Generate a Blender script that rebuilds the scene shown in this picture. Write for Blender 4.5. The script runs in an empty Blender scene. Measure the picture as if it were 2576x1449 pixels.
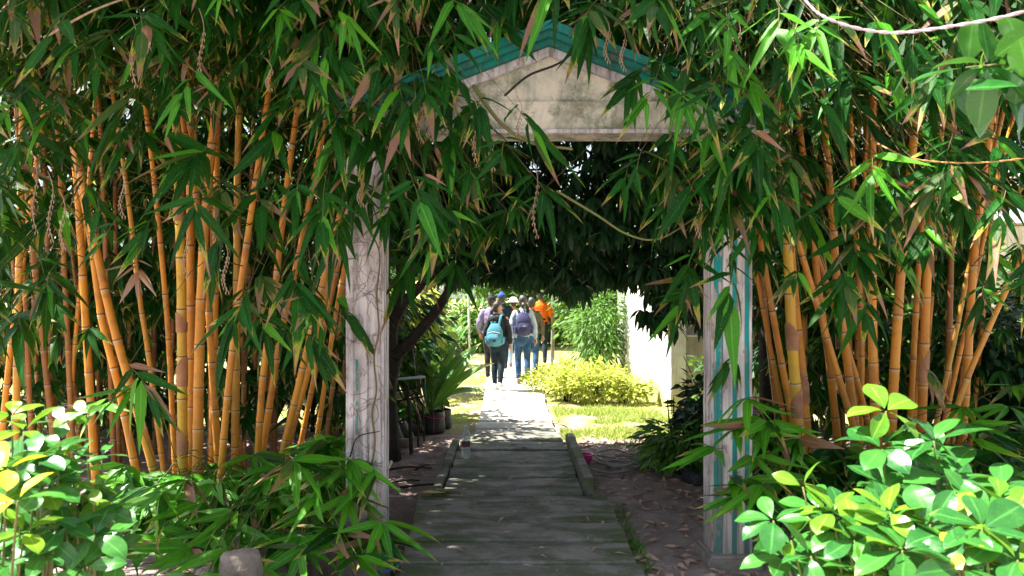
import bpy, bmesh, math, random
import numpy as np
from mathutils import Vector, Matrix, Quaternion, noise
from mathutils.kdtree import KDTree
random.seed(11)
RNG = np.random.default_rng(7)
scene = bpy.context.scene
COL = scene.collection
R = math.radians

# ------------------------------------------------------------------ camera, light, exposure
CH = 1.6                                   # camera height in metres
cam_data = bpy.data.cameras.new('camera')
cam = bpy.data.objects.new('camera', cam_data)
COL.objects.link(cam)
cam.location = (0, 0, CH)
cam.rotation_euler = (R(90), 0, 0)
cam_data.sensor_width = 36
cam_data.lens = 36 * 2020 / 2576
cam_data.shift_y = 20.5 / 2576
cam_data.clip_start = 0.05
cam_data.clip_end = 600
cam_data.dof.use_dof = True
cam_data.dof.focus_distance = 7.5
cam_data.dof.aperture_fstop = 3.8
scene.camera = cam

SUN_DIR = Vector((-0.50, 0.06, 0.87)).normalized()       # towards the sun
world = bpy.data.worlds.new('World')
scene.world = world
world.use_nodes = True
wn = world.node_tree
for n in list(wn.nodes):
    wn.nodes.remove(n)
w_out = wn.nodes.new('ShaderNodeOutputWorld')
w_bg = wn.nodes.new('ShaderNodeBackground')
w_sky = wn.nodes.new('ShaderNodeTexSky')
w_sky.sky_type = 'NISHITA'
w_sky.sun_disc = False
w_sky.sun_elevation = math.asin(SUN_DIR.z)
w_sky.sun_rotation = math.atan2(SUN_DIR.x, SUN_DIR.y)
w_sky.air_density = 1.0
w_sky.dust_density = 1.2
w_bg.inputs['Strength'].default_value = 0.065
w_hs = wn.nodes.new('ShaderNodeHueSaturation')          # sky desaturated to keep its light from tinting the shade blue
w_hs.inputs['Saturation'].default_value = 0.5
w_hs.inputs['Value'].default_value = 1.05
wn.links.new(w_sky.outputs[0], w_hs.inputs['Color'])
wn.links.new(w_hs.outputs[0], w_bg.inputs['Color'])
wn.links.new(w_bg.outputs[0], w_out.inputs['Surface'])

sun_data = bpy.data.lights.new('sun', 'SUN')
sun_data.energy = 5.0
sun_data.angle = R(0.5)
sun_data.color = (1.0, 0.95, 0.86)
sun = bpy.data.objects.new('sun', sun_data)
COL.objects.link(sun)
sun.rotation_euler = SUN_DIR.to_track_quat('Z', 'Y').to_euler()
sun.location = SUN_DIR * 40

scene.view_settings.view_transform = 'Standard'
scene.view_settings.look = 'None'
scene.view_settings.gamma = 1
scene.view_settings.exposure = 2.05
scene.view_settings.use_curve_mapping = False
scene.cycles.max_bounces = 7
scene.cycles.diffuse_bounces = 4
scene.cycles.transmission_bounces = 6
scene.cycles.transparent_max_bounces = 8
scene.cycles.sample_clamp_indirect = 6

# ------------------------------------------------------------------ helpers
F, CX, HY = 2020.0, 1288.0, 745.0


def P(X, Y, d):
    """point that the photo shows at column X, row Y (2576 wide) at distance d"""
    return Vector(((X - CX) / F * d, d, CH - (Y - HY) / F * d))


def G(X, Y, z=0.0):
    """point on the level z that the photo shows at X, Y"""
    d = F * (CH - z) / (Y - HY)
    return Vector(((X - CX) / F * d, d, z))


def U(a, b):
    return random.uniform(a, b)


def tag(o, label=None, cat=None, group=None, kind=None):
    if label:
        o['label'] = label
    if cat:
        o['category'] = cat
    if group:
        o['group'] = group
    if kind:
        o['kind'] = kind
    return o


def empty(name, loc, rz=0.0):
    o = bpy.data.objects.new(name, None)
    COL.objects.link(o)
    o.location = loc
    o.rotation_euler = (0, 0, rz)
    return o


def link(name, me, parent=None, mats=None, loc=None):
    o = bpy.data.objects.new(name, me)
    COL.objects.link(o)
    if mats is not None and not me.materials:
        for m in (mats if isinstance(mats, (list, tuple)) else [mats]):
            me.materials.append(m)
    if parent:
        o.parent = parent
    if loc is not None:
        o.location = loc
    return o


def bm_obj(name, bm, mats, parent=None, loc=None, smooth=False):
    me = bpy.data.meshes.new(name)
    bm.normal_update()
    bm.to_mesh(me)
    bm.free()
    if smooth:
        me.polygons.foreach_set('use_smooth', [True] * len(me.polygons))
    return link(name, me, parent, mats, loc)


def add_box(bm, c, s, rot=None, jitter=0.0, mat=0, bevel=0.0):
    g = bmesh.ops.create_cube(bm, size=1.0)
    vs = g['verts']
    for v in vs:
        v.co = Vector((v.co.x * s[0], v.co.y * s[1], v.co.z * s[2]))
        if jitter:
            v.co += Vector((U(-jitter, jitter), U(-jitter, jitter), U(-jitter, jitter)))
    es = list({e for v in vs for e in v.link_edges})
    if bevel:
        r = bmesh.ops.bevel(bm, geom=es, offset=bevel, segments=2, affect='EDGES')
        vs = list({v for f in r['faces'] for v in f.verts} | {v for v in vs if v.is_valid})
    M = Matrix.Translation(c) @ (rot.to_4x4() if rot else Matrix.Identity(4))
    for v in vs:
        v.co = M @ v.co
    for f in {f for v in vs for f in v.link_faces}:
        f.material_index = mat
    return vs


def frames(pts):
    """a rotation-minimising frame along a polyline"""
    T = []
    n = len(pts)
    for i in range(n):
        a = pts[max(0, i - 1)]
        b = pts[min(n - 1, i + 1)]
        t = (b - a)
        T.append(t.normalized() if t.length > 1e-9 else Vector((0, 0, 1)))
    ref = Vector((1, 0, 0)) if abs(T[0].x) < 0.9 else Vector((0, 1, 0))
    u = (ref - T[0] * ref.dot(T[0])).normalized()
    out = []
    for t in T:
        u = (u - t * u.dot(t))
        u = u.normalized() if u.length > 1e-6 else Vector((0, 1, 0))
        out.append((u, t.cross(u), t))
    return out


def loft(bm, pts, rad, segs=8, caps=True, mat=0, uvl=None, vs=None):
    """a tube; rad is a list of r or (rx, ry)"""
    fr = frames(pts)
    rings = []
    for p, r, (u, w, t) in zip(pts, rad, fr):
        rx, ry = (r, r) if not isinstance(r, (tuple, list)) else r
        rings.append([bm.verts.new(p + u * (rx * math.cos(2 * math.pi * k / segs)) + w * (ry * math.sin(2 * math.pi * k / segs))) for k in range(segs)])
    fs = []
    for i in range(len(rings) - 1):
        for k in range(segs):
            a, b = rings[i], rings[i + 1]
            f = bm.faces.new((a[k], a[(k + 1) % segs], b[(k + 1) % segs], b[k]))
            f.material_index = mat
            f.smooth = True
            fs.append(f)
            if uvl:
                for lp, (uu, ii) in zip(f.loops, ((k, i), (k + 1, i), (k + 1, i + 1), (k, i + 1))):
                    lp[uvl].uv = (uu / segs, vs[ii])
    if caps:
        f = bm.faces.new(list(reversed(rings[0])))
        f.material_index = mat
        f = bm.faces.new(rings[-1])
        f.material_index = mat
    return rings


def smooth_pts(pts, n):
    """Catmull-Rom resample"""
    if len(pts) < 3:
        return [pts[0].lerp(pts[-1], i / (n - 1)) for i in range(n)]
    P_ = [pts[0] * 2 - pts[1]] + list(pts) + [pts[-1] * 2 - pts[-2]]
    m = len(pts) - 1
    out = []
    for i in range(n):
        s = i / (n - 1) * m
        k = min(int(s), m - 1)
        t = s - k
        p0, p1, p2, p3 = P_[k], P_[k + 1], P_[k + 2], P_[k + 3]
        out.append(0.5 * ((2 * p1) + (p2 - p0) * t + (2 * p0 - 5 * p1 + 4 * p2 - p3) * t * t + (3 * p1 - p0 - 3 * p2 + p3) * t ** 3))
    return out


def tube_obj(name, pts, rad, mats, parent=None, segs=6, n=None, loc=None):
    bm = bmesh.new()
    if n:
        pts = smooth_pts(pts, n)
    if not isinstance(rad, (list, tuple)):
        rad = [rad] * len(pts)
    elif len(rad) == 2:
        rad = [rad[0] + (rad[1] - rad[0]) * i / (len(pts) - 1) for i in range(len(pts))]
    if loc is not None:
        pts = [p - loc for p in pts]
    loft(bm, pts, rad, segs)
    return bm_obj(name, bm, mats, parent, None if parent else loc)      # loc is the parent's own place


# ------------------------------------------------------------------ materials
class NT:
    def __init__(s, name):
        s.m = bpy.data.materials.new(name)
        s.m.use_nodes = True
        s.t = s.m.node_tree
        for n in list(s.t.nodes):
            s.t.nodes.remove(n)
        s.out = s.t.nodes.new('ShaderNodeOutputMaterial')

    def n(s, typ, **kw):
        nd = s.t.nodes.new(typ)
        for k, v in kw.items():
            setattr(nd, k, v)
        return nd

    def put(s, sock, v):
        if isinstance(v, bpy.types.NodeSocket):
            s.t.links.new(v, sock)
        elif v is not None:
            if isinstance(v, (tuple, list)) and len(v) == 3 and sock.type == 'RGBA':
                v = (*v, 1)
            sock.default_value = v

    def math(s, op, a, b=None, c=None, clamp=False):
        nd = s.n('ShaderNodeMath', operation=op, use_clamp=clamp)
        s.put(nd.inputs[0], a)
        s.put(nd.inputs[1], b)
        s.put(nd.inputs[2], c)
        return nd.outputs[0]

    def vmath(s, op, a, b):
        nd = s.n('ShaderNodeVectorMath', operation=op)
        s.put(nd.inputs[0], a)
        s.put(nd.inputs[1], b)
        return nd.outputs[0]

    def mix(s, f, a, b, mode='MIX'):
        nd = s.n('ShaderNodeMix', data_type='RGBA', blend_type=mode)
        s.put(nd.inputs[0], f)
        s.put(nd.inputs[6], a)
        s.put(nd.inputs[7], b)
        return nd.outputs[2]

    def rng(s, v, a, b, c=0.0, d=1.0):
        nd = s.n('ShaderNodeMapRange')
        nd.clamp = True
        for i, x in enumerate((v, a, b, c, d)):
            s.put(nd.inputs[i], x)
        return nd.outputs[0]

    def noise(s, vec, scale, detail=3, rough=0.55, dist=0.0):
        nd = s.n('ShaderNodeTexNoise')
        s.put(nd.inputs['Vector'], vec)
        nd.inputs['Scale'].default_value = scale
        nd.inputs['Detail'].default_value = detail
        nd.inputs['Roughness'].default_value = rough
        nd.inputs['Distortion'].default_value = dist
        return nd.outputs['Fac']

    def obj(s):
        return s.n('ShaderNodeTexCoord').outputs['Object']

    def pos(s):
        return s.n('ShaderNodeNewGeometry').outputs['Position']

    def scale(s, vec, sc):
        nd = s.n('ShaderNodeMapping')
        s.put(nd.inputs[0], vec)
        nd.inputs[3].default_value = sc
        return nd.outputs[0]

    def rand(s):
        return s.n('ShaderNodeObjectInfo').outputs['Random']

    def bump(s, h, strength=0.4, dist=0.01):
        nd = s.n('ShaderNodeBump')
        nd.inputs['Strength'].default_value = strength
        nd.inputs['Distance'].default_value = dist
        s.put(nd.inputs['Height'], h)
        return nd.outputs[0]

    def pbr(s, col, rough=0.6, normal=None, spec=0.5, metal=0.0, **kw):
        nd = s.n('ShaderNodeBsdfPrincipled')
        s.put(nd.inputs['Base Color'], col)
        s.put(nd.inputs['Roughness'], rough)
        s.put(nd.inputs['Specular IOR Level'], spec)
        s.put(nd.inputs['Metallic'], metal)
        if normal is not None:
            s.put(nd.inputs['Normal'], normal)
        for k, v in kw.items():
            s.put(nd.inputs[k], v)
        return nd.outputs[0]

    def done(s, sh):
        s.t.links.new(sh, s.out.inputs['Surface'])
        return s.m

    def leafy(s, col, tcol, rough, fac, normal=None, spec=0.5):
        a = s.pbr(col, rough, normal, spec)
        tr = s.n('ShaderNodeBsdfTranslucent')
        s.put(tr.inputs['Color'], tcol)
        mx = s.n('ShaderNodeMixShader')
        s.put(mx.inputs[0], fac)
        s.t.links.new(a, mx.inputs[1])
        s.t.links.new(tr.outputs[0], mx.inputs[2])
        return s.done(mx.outputs[0])


def simple(name, c1, c2=None, scale=8.0, rough=0.7, bump=0.3, bdist=0.01, spec=0.4, detail=4):
    t = NT(name)
    v = t.obj()
    nz = t.noise(v, scale, detail)
    c2 = c2 or tuple(x * 0.7 for x in c1)
    col = t.mix(t.rng(nz, 0.35, 0.65), c1, c2)
    fine = t.noise(v, scale * 6, 3)
    return t.done(t.pbr(col, rough, t.bump(fine, bump, bdist), spec))


def leaf_material(name, dark, light, yellow, brown, thr_lo, thr_hi, rough=0.36, transl=0.28, veins=True, spec=0.5):
    """leaf with its own green, a yellowed rim towards the tip and a dry tip; amount differs leaf by leaf"""
    t = NT(name)
    uv = t.n('ShaderNodeUVMap').outputs[0]
    sep = t.n('ShaderNodeSeparateXYZ')
    t.put(sep.inputs[0], uv)
    u, v = sep.outputs[0], sep.outputs[1]
    at = t.n('ShaderNodeAttribute', attribute_name='tint').outputs['Fac']
    r1 = t.math('FRACT', t.math('ADD', t.rand(), at))
    r2 = t.math('FRACT', t.math('MULTIPLY', r1, 7.31))
    r3 = t.math('FRACT', t.math('MULTIPLY', r1, 23.7))
    cmb = t.n('ShaderNodeCombineXYZ')
    t.put(cmb.inputs[2], t.math('MULTIPLY', r1, 40.0))
    sv = t.vmath('ADD', t.scale(uv, (2.2, 5.0, 1.0)), cmb.outputs[0])
    nz = t.noise(sv, 1.3, 3)
    green = t.mix(r2, dark, light)
    green = t.mix(t.rng(nz, 0.35, 0.7, 0.0, 0.35), green, light)
    edge = t.math('ABSOLUTE', t.math('SUBTRACT', u, 0.5))
    if veins:
        rib = t.rng(edge, 0.02, 0.06, 0.55, 0.0)
        green = t.mix(rib, green, tuple(min(1, x * 1.7 + 0.02) for x in light))
    thr = t.rng(r3, 0.0, 1.0, thr_lo, thr_hi)
    x = t.math('SUBTRACT', t.math('ADD', t.math('ADD', v, t.math('MULTIPLY', edge, 0.35)), t.math('MULTIPLY', t.math('SUBTRACT', nz, 0.5), 0.7)), thr)
    c = t.mix(t.rng(x, -0.16, -0.02), green, yellow)
    c = t.mix(t.rng(x, -0.02, 0.07), c, t.mix(r2, brown, tuple(y * 0.65 for y in brown)))
    spot = t.noise(t.vmath('ADD', t.scale(uv, (9.0, 30.0, 1.0)), cmb.outputs[0]), 1.0, 3, 0.7)
    c = t.mix(t.rng(spot, 0.60, 0.72, 0, 0.55), c, yellow)
    c = t.mix(t.rng(spot, 0.30, 0.40, 0.45, 0), c, tuple(y * 0.6 for y in dark))
    w = t.n('ShaderNodeTexWave', wave_type='BANDS', bands_direction='X')
    t.put(w.inputs['Vector'], uv)
    w.inputs['Scale'].default_value = 7.0 if veins else 3.0
    nrm = t.bump(w.outputs['Fac'], 0.18, 0.004)
    tc = t.mix(0.25, c, (0.25, 0.42, 0.02), 'MIX')
    return t.leafy(c, tc, rough, transl, nrm, spec)


M = {}
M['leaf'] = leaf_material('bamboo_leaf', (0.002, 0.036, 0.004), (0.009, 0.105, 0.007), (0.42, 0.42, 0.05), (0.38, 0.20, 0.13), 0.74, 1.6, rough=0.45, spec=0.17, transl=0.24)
M['leaf_lit'] = leaf_material('bamboo_leaf_lit_colour', (0.020, 0.17, 0.008), (0.10, 0.38, 0.015), (0.5, 0.48, 0.05), (0.45, 0.27, 0.15), 0.85, 1.6, rough=0.38, spec=0.32)  # lime leaves, and sun and sky light painted into the green
M['leaf_worn'] = leaf_material('bamboo_leaf_worn', (0.018, 0.07, 0.012), (0.06, 0.12, 0.02), (0.28, 0.24, 0.04), (0.36, 0.19, 0.13), 0.42, 0.95, rough=0.5, spec=0.3)
M['leaf_dry'] = leaf_material('bamboo_leaf_dry', (0.30, 0.12, 0.06), (0.38, 0.20, 0.11), (0.38, 0.22, 0.12), (0.42, 0.25, 0.18), 0.35, 0.9, rough=0.65, transl=0.2)
M['litter'] = leaf_material('litter_leaf', (0.42, 0.24, 0.18), (0.55, 0.36, 0.30), (0.5, 0.36, 0.24), (0.50, 0.33, 0.28), 0.35, 0.9, rough=0.75, transl=0.1)
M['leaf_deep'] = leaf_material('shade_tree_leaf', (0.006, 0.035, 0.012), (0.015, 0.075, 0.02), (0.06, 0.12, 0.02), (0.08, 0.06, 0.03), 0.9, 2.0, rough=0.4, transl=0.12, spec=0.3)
M['leaf_far'] = leaf_material('far_leaf', (0.03, 0.12, 0.02), (0.12, 0.27, 0.03), (0.35, 0.38, 0.05), (0.3, 0.2, 0.1), 0.9, 2.0, rough=0.5, transl=0.35)
M['leaf_lime'] = leaf_material('lime_leaf', (0.20, 0.30, 0.03), (0.50, 0.50, 0.08), (0.6, 0.55, 0.1), (0.35, 0.28, 0.12), 0.9, 2.2, rough=0.45, transl=0.3)
M['leaf_broad'] = leaf_material('broad_leaf', (0.018, 0.12, 0.028), (0.06, 0.25, 0.035), (0.25, 0.42, 0.06), (0.3, 0.3, 0.08), 1.1, 2.2, rough=0.24, transl=0.25, spec=0.75)
M['leaf_young'] = leaf_material('young_broad_leaf', (0.08, 0.26, 0.02), (0.22, 0.42, 0.03), (0.5, 0.5, 0.05), (0.4, 0.35, 0.08), 1.1, 2.2, rough=0.24, transl=0.3, spec=0.7)
M['leaf_gold'] = leaf_material('golden_broad_leaf', (0.55, 0.50, 0.02), (0.75, 0.66, 0.06), (0.7, 0.6, 0.05), (0.5, 0.4, 0.1), 1.1, 2.2, rough=0.3, transl=0.3)
M['leaf_palm'] = leaf_material('palm_leaf', (0.05, 0.18, 0.04), (0.14, 0.32, 0.05), (0.4, 0.45, 0.08), (0.4, 0.3, 0.15), 0.85, 1.6, rough=0.35, transl=0.3)
M['grass'] = leaf_material('grass_blade', (0.16, 0.26, 0.03), (0.34, 0.42, 0.06), (0.5, 0.48, 0.12), (0.45, 0.35, 0.2), 0.7, 1.5, rough=0.6, transl=0.35, veins=False)


def culm_material(name, c_main, c_alt, c_stain):
    t = NT(name)
    uv = t.n('ShaderNodeUVMap').outputs[0]
    sep = t.n('ShaderNodeSeparateXYZ')
    t.put(sep.inputs[0], uv)
    fr = t.math('FRACT', sep.outputs[1])
    idx = t.math('FLOOR', sep.outputs[1])
    rnd = t.math('FRACT', t.math('ADD', t.math('MULTIPLY', idx, 0.377), t.rand()))
    v = t.pos()
    streak = t.noise(t.scale(v, (40, 40, 3)), 1.0, 4)
    blot = t.noise(v, 7.0, 5, 0.65)
    col = t.mix(rnd, c_main, c_alt)
    col = t.mix(t.rng(streak, 0.4, 0.75, 0, 0.45), col, tuple(x * 0.72 for x in c_main))
    col = t.mix(t.rng(blot, 0.52, 0.72, 0, 0.75), col, c_stain)
    who = t.math('FRACT', t.math('MULTIPLY', t.rand(), 5.7))
    col = t.mix(t.rng(who, 0.75, 1.0, 0, 0.45), col, (0.52, 0.40, 0.08))
    col = t.mix(t.rng(t.math('FRACT', t.math('MULTIPLY', rnd, 9.1)), 0.7, 1.0, 0, 0.45), col, (0.36, 0.19, 0.06))
    pale = t.rng(fr, 0.90, 0.985, 0.0, 0.55)
    col = t.mix(pale, col, (0.62, 0.50, 0.34))
    ring = t.math('ADD', t.rng(fr, 0.0, 0.022, 1.0, 0.0), t.rng(fr, 0.982, 0.995, 0.0, 1.0), clamp=True)
    col = t.mix(ring, col, (0.10, 0.055, 0.03))
    nrm = t.bump(streak, 0.12, 0.004)
    return t.done(t.pbr(col, t.rng(blot, 0.4, 0.7, 0.33, 0.6), nrm, 0.45))


M['culm'] = culm_material('bamboo_culm_orange', (0.80, 0.35, 0.035), (0.68, 0.26, 0.025), (0.26, 0.14, 0.06))
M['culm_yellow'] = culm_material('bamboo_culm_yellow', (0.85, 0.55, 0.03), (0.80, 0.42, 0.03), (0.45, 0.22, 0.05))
M['culm_shade'] = culm_material('bamboo_culm_shade', (0.42, 0.19, 0.05), (0.34, 0.14, 0.035), (0.18, 0.10, 0.05))  # orange culm colour darkened, the shade of the back rows painted in
M['sheath'] = simple('culm_sheath', (0.50, 0.27, 0.14), (0.36, 0.17, 0.09), 9, 0.8, 0.5)
M['twig'] = simple('twig', (0.20, 0.13, 0.05), (0.10, 0.10, 0.03), 10, 0.7)
M['twig_dry'] = simple('dry_twig', (0.50, 0.36, 0.22), (0.35, 0.24, 0.15), 30, 0.8)
M['stem_green'] = simple('green_stem', (0.14, 0.22, 0.05), (0.20, 0.14, 0.06), 10, 0.6)
M['bark'] = simple('dark_bark', (0.045, 0.035, 0.028), (0.02, 0.017, 0.014), 7, 0.9, 0.9, 0.02)
M['stone'] = simple('stone', (0.36, 0.29, 0.25), (0.20, 0.17, 0.14), 5, 0.9, 0.9, 0.02)
M['black_bag'] = simple('black_plastic_bag', (0.018, 0.022, 0.024), (0.03, 0.035, 0.035), 12, 0.33, 0.8, 0.02, 0.6)
M['potting'] = simple('potting_soil', (0.07, 0.045, 0.03), (0.12, 0.08, 0.06), 30, 0.95, 0.8)
M['clay'] = simple('red_clay', (0.22, 0.07, 0.05), (0.14, 0.05, 0.04), 6, 0.75)
M['pvc'] = simple('white_pipe', (0.7, 0.72, 0.74), (0.5, 0.52, 0.52), 9, 0.45)
M['rope_white'] = simple('white_cord', (0.80, 0.66, 0.72), (0.60, 0.45, 0.50), 40, 0.7, 0.6)
M['rope_orange'] = simple('orange_cord', (0.75, 0.42, 0.16), (0.55, 0.26, 0.08), 60, 0.7, 0.6)
M['pink'] = simple('pink_plastic', (0.80, 0.08, 0.32), (0.70, 0.06, 0.26), 6, 0.4)
M['hose'] = simple('grey_hose', (0.33, 0.30, 0.27), (0.22, 0.20, 0.17), 14, 0.5)
M['blue_plastic'] = simple('blue_plastic', (0.01, 0.16, 0.28), (0.01, 0.10, 0.2), 6, 0.4)


def concrete_path():
    t = NT('weathered_slab')
    v = t.pos()
    r = t.rand()
    off = t.n('ShaderNodeCombineXYZ')
    t.put(off.inputs[0], t.math('MULTIPLY', r, 13.0))
    t.put(off.inputs[1], t.math('MULTIPLY', r, 29.0))
    vv = t.vmath('ADD', v, off.outputs[0])
    big = t.noise(t.scale(vv, (1, 1.6, 1)), 2.6, 6, 0.62, 0.4)
    mid = t.noise(vv, 11, 5, 0.7)
    fine = t.noise(vv, 90, 3, 0.7)
    col = t.mix(r, (0.23, 0.21, 0.195), (0.35, 0.305, 0.29))
    col = t.mix(t.rng(t.math('FRACT', t.math('MULTIPLY', r, 7.7)), 0.3, 1, 0, 0.35), col, (0.16, 0.17, 0.14))
    col = t.mix(t.rng(big, 0.38, 0.62), col, (0.14, 0.14, 0.12))
    col = t.mix(t.rng(mid, 0.5, 0.75, 0, 0.7), col, (0.42, 0.35, 0.33))
    sep = t.n('ShaderNodeSeparateXYZ')
    t.put(sep.inputs[0], v)
    ax = t.math('ABSOLUTE', t.math('SUBTRACT', sep.outputs[0], 0.03))
    moss = t.math('MULTIPLY', t.rng(ax, 0.05, 0.65, 0.25, 1.0), t.rng(big, 0.42, 0.58))
    col = t.mix(t.math('MULTIPLY', moss, 0.75), col, (0.085, 0.13, 0.03))
    col = t.mix(t.rng(fine, 0.45, 0.8, 0, 0.5), col, (0.05, 0.045, 0.04))
    # the far end is painted paler, imitating full sunlight on the path
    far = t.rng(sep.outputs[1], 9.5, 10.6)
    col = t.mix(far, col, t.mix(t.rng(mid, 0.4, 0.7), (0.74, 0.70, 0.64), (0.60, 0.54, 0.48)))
    h = t.math('ADD', t.math('MULTIPLY', mid, 0.6), t.math('MULTIPLY', fine, 0.5))
    return t.done(t.pbr(col, t.rng(big, 0.35, 0.65, 0.6, 0.9), t.bump(h, 0.7, 0.012), 0.35))


def ground_mat():
    t = NT('garden_ground')
    v = t.pos()
    sep = t.n('ShaderNodeSeparateXYZ')
    t.put(sep.inputs[0], v)
    big = t.noise(v, 0.9, 5, 0.6)
    mid = t.noise(v, 6, 5, 0.65)
    fine = t.noise(v, 60, 4, 0.7)
    soil = t.mix(t.rng(mid, 0.35, 0.65), (0.27, 0.21, 0.195), (0.44, 0.35, 0.33))
    soil = t.mix(t.rng(fine, 0.5, 0.75, 0, 0.5), soil, (0.12, 0.09, 0.085))
    soil2 = t.mix(t.rng(mid, 0.35, 0.65), (0.34, 0.25, 0.18), (0.48, 0.37, 0.28))
    y = t.math('ADD', sep.outputs[1], t.math('MULTIPLY', t.math('SUBTRACT', big, 0.5), 3.0))
    base = t.mix(t.rng(y, 8.6, 10.6), soil, soil2)
    gr = t.mix(t.rng(mid, 0.35, 0.65), (0.24, 0.28, 0.05), (0.36, 0.36, 0.10))
    m = t.math('MULTIPLY', t.rng(y, 9.4, 10.4), t.rng(t.noise(v, 1.7, 5, 0.65), 0.42, 0.55))
    base = t.mix(m, base, gr)
    return t.done(t.pbr(base, 0.93, t.bump(t.math('ADD', mid, t.math('MULTIPLY', fine, 0.6)), 0.9, 0.03), 0.2))


def plaster(name, paint, under, grime, thr=0.55, zstreak=2.0, foot_amt=0.75, foot_col=(0.13, 0.10, 0.08)):
    """painted cement: paint flaked off in patches, grime running down it"""
    t = NT(name)
    v = t.pos()
    st = t.noise(t.scale(v, (26, 26, zstreak)), 1.0, 5, 0.6, 0.3)
    flake = t.noise(t.scale(v, (14, 14, 5)), 1.0, 6, 0.72)
    big = t.noise(v, 2.2, 5, 0.6)
    col = t.mix(t.rng(flake, thr, thr + 0.03), paint, under)
    col = t.mix(t.rng(st, 0.45, 0.68, 0, 0.75), col, grime)
    col = t.mix(t.rng(big, 0.48, 0.68, 0, 0.5), col, tuple(x * 0.5 for x in grime))
    sp = t.n('ShaderNodeSeparateXYZ')
    t.put(sp.inputs[0], v)
    foot = t.math('MULTIPLY', t.rng(t.math('ADD', sp.outputs[2], t.math('MULTIPLY', big, 0.5)), 0.25, 0.75, 0.85, 0.0), foot_amt)
    col = t.mix(foot, col, foot_col)
    h = t.math('SUBTRACT', t.math('MULTIPLY', st, 0.4), t.math('MULTIPLY', t.rng(flake, thr, thr + 0.03), 0.7))
    return t.done(t.pbr(col, 0.8, t.bump(h, 0.5, 0.006), 0.3))


def pediment_mat():
    t = NT('stained_pediment_plaster')
    v = t.pos()
    a = t.noise(v, 2.4, 7, 0.7, 0.5)
    b = t.noise(t.vmath('ADD', v, (5.0, 3.0, 1.0)), 3.6, 7, 0.75)
    st = t.noise(t.scale(v, (16, 16, 2)), 1.0, 5, 0.6)
    c = t.mix(t.rng(a, 0.46, 0.62), (0.82, 0.76, 0.62), (0.50, 0.54, 0.42))
    c = t.mix(t.rng(b, 0.47, 0.60, 0, 0.85), c, (0.15, 0.20, 0.12))
    c = t.mix(t.rng(a, 0.55, 0.66, 0, 0.6), c, (0.32, 0.19, 0.13))
    c = t.mix(t.rng(st, 0.5, 0.7, 0, 0.4), c, (0.22, 0.22, 0.19))
    return t.done(t.pbr(c, 0.85, t.bump(b, 0.3, 0.01), 0.25))


M['slab'] = concrete_path()
M['ground'] = ground_mat()
M['col_white'] = plaster('worn_white_paint', (0.74, 0.70, 0.70), (0.44, 0.37, 0.33), (0.17, 0.15, 0.14), 0.58)
M['col_teal'] = plaster('worn_teal_paint', (0.01, 0.34, 0.32), (0.34, 0.33, 0.30), (0.10, 0.16, 0.14), 0.55)
M['col_teal2'] = plaster('flaked_teal_paint', (0.02, 0.33, 0.31), (0.52, 0.48, 0.46), (0.24, 0.22, 0.20), 0.50)
M['roof_teal'] = plaster('mossy_teal_roof_paint', (0.012, 0.27, 0.22), (0.18, 0.19, 0.15), (0.05, 0.11, 0.085), 0.58, 6.0)
M['pediment'] = pediment_mat()
M['wall_white'] = plaster('white_garden_wall', (0.80, 0.79, 0.76), (0.55, 0.5, 0.42), (0.50, 0.45, 0.33), 0.66, 1.2, 1.0, (0.36, 0.36, 0.06))
M['wall_grey'] = plaster('grey_garden_wall', (0.46, 0.41, 0.35), (0.34, 0.29, 0.24), (0.28, 0.23, 0.18), 0.6)
M['base'] = simple('cement_base', (0.30, 0.26, 0.24), (0.17, 0.15, 0.13), 6, 0.9, 0.8, 0.02)

# ------------------------------------------------------------------ leaf meshes
def leaf_arrays(profile, nL, width, droop, fold, wave=0.0, twist=0.0, cols=2):
    """leaf of length 1 along +Y, top side +Z, drooping towards -Z. returns verts, quads, uvs per vertex"""
    V, UV, Fc = [], [], []
    ang, y, z = 0.0, 0.0, 0.0
    for i in range(nL + 1):
        s = i / nL
        if i:
            ang += droop / nL
            y += math.cos(ang) / nL
            z -= math.sin(ang) / nL
        w = width * profile(s)
        for k in range(cols + 1):
            q = k / cols * 2 - 1
            x = w * q
            dz = abs(q) * w * fold + wave * math.sin(s * 9 + q) * w
            tw = twist * s
            x2 = x * math.cos(tw) - dz * math.sin(tw)
            z2 = x * math.sin(tw) + dz * math.cos(tw)
            V.append((x2, y, z + z2))
            UV.append((q * 0.5 + 0.5, s))
    for i in range(nL):
        for k in range(cols):
            a = i * (cols + 1) + k
            Fc.append((a, a + 1, a + cols + 2, a + cols + 1))
    return np.array(V), np.array(Fc), np.array(UV)


def bamboo_prof(s):
    return max(0.015, (min(1, s / 0.10) ** 0.6) * (1 - max(0, (s - 0.25) / 0.75) ** 1.8) * (0.82 + 0.18 * math.sin(math.pi * min(1, s * 1.6))))


def broad_prof(s):
    return max(0.012, math.sin(math.pi * min(1, s ** 1.25)) ** 0.75)


def blade_prof(s):
    return max(0.02, (0.5 + 0.5 * min(1, s * 4)) * (1 - s ** 2.2))


def ovate_prof(s):
    return max(0.02, math.sin(math.pi * s ** 0.8) ** 0.85)


def arrays_mesh(name, A, mat):
    V, Fc, UV = A
    me = bpy.data.meshes.new(name)
    me.from_pydata(V.tolist(), [], Fc.tolist())
    uvl = me.uv_layers.new(name='UVMap')
    idx = np.zeros(len(me.loops), dtype=np.int32)
    me.loops.foreach_get('vertex_index', idx)
    uvl.data.foreach_set('uv', UV[idx].ravel())
    me.polygons.foreach_set('use_smooth', [True] * len(me.polygons))
    me.materials.append(mat)
    return me


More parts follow.
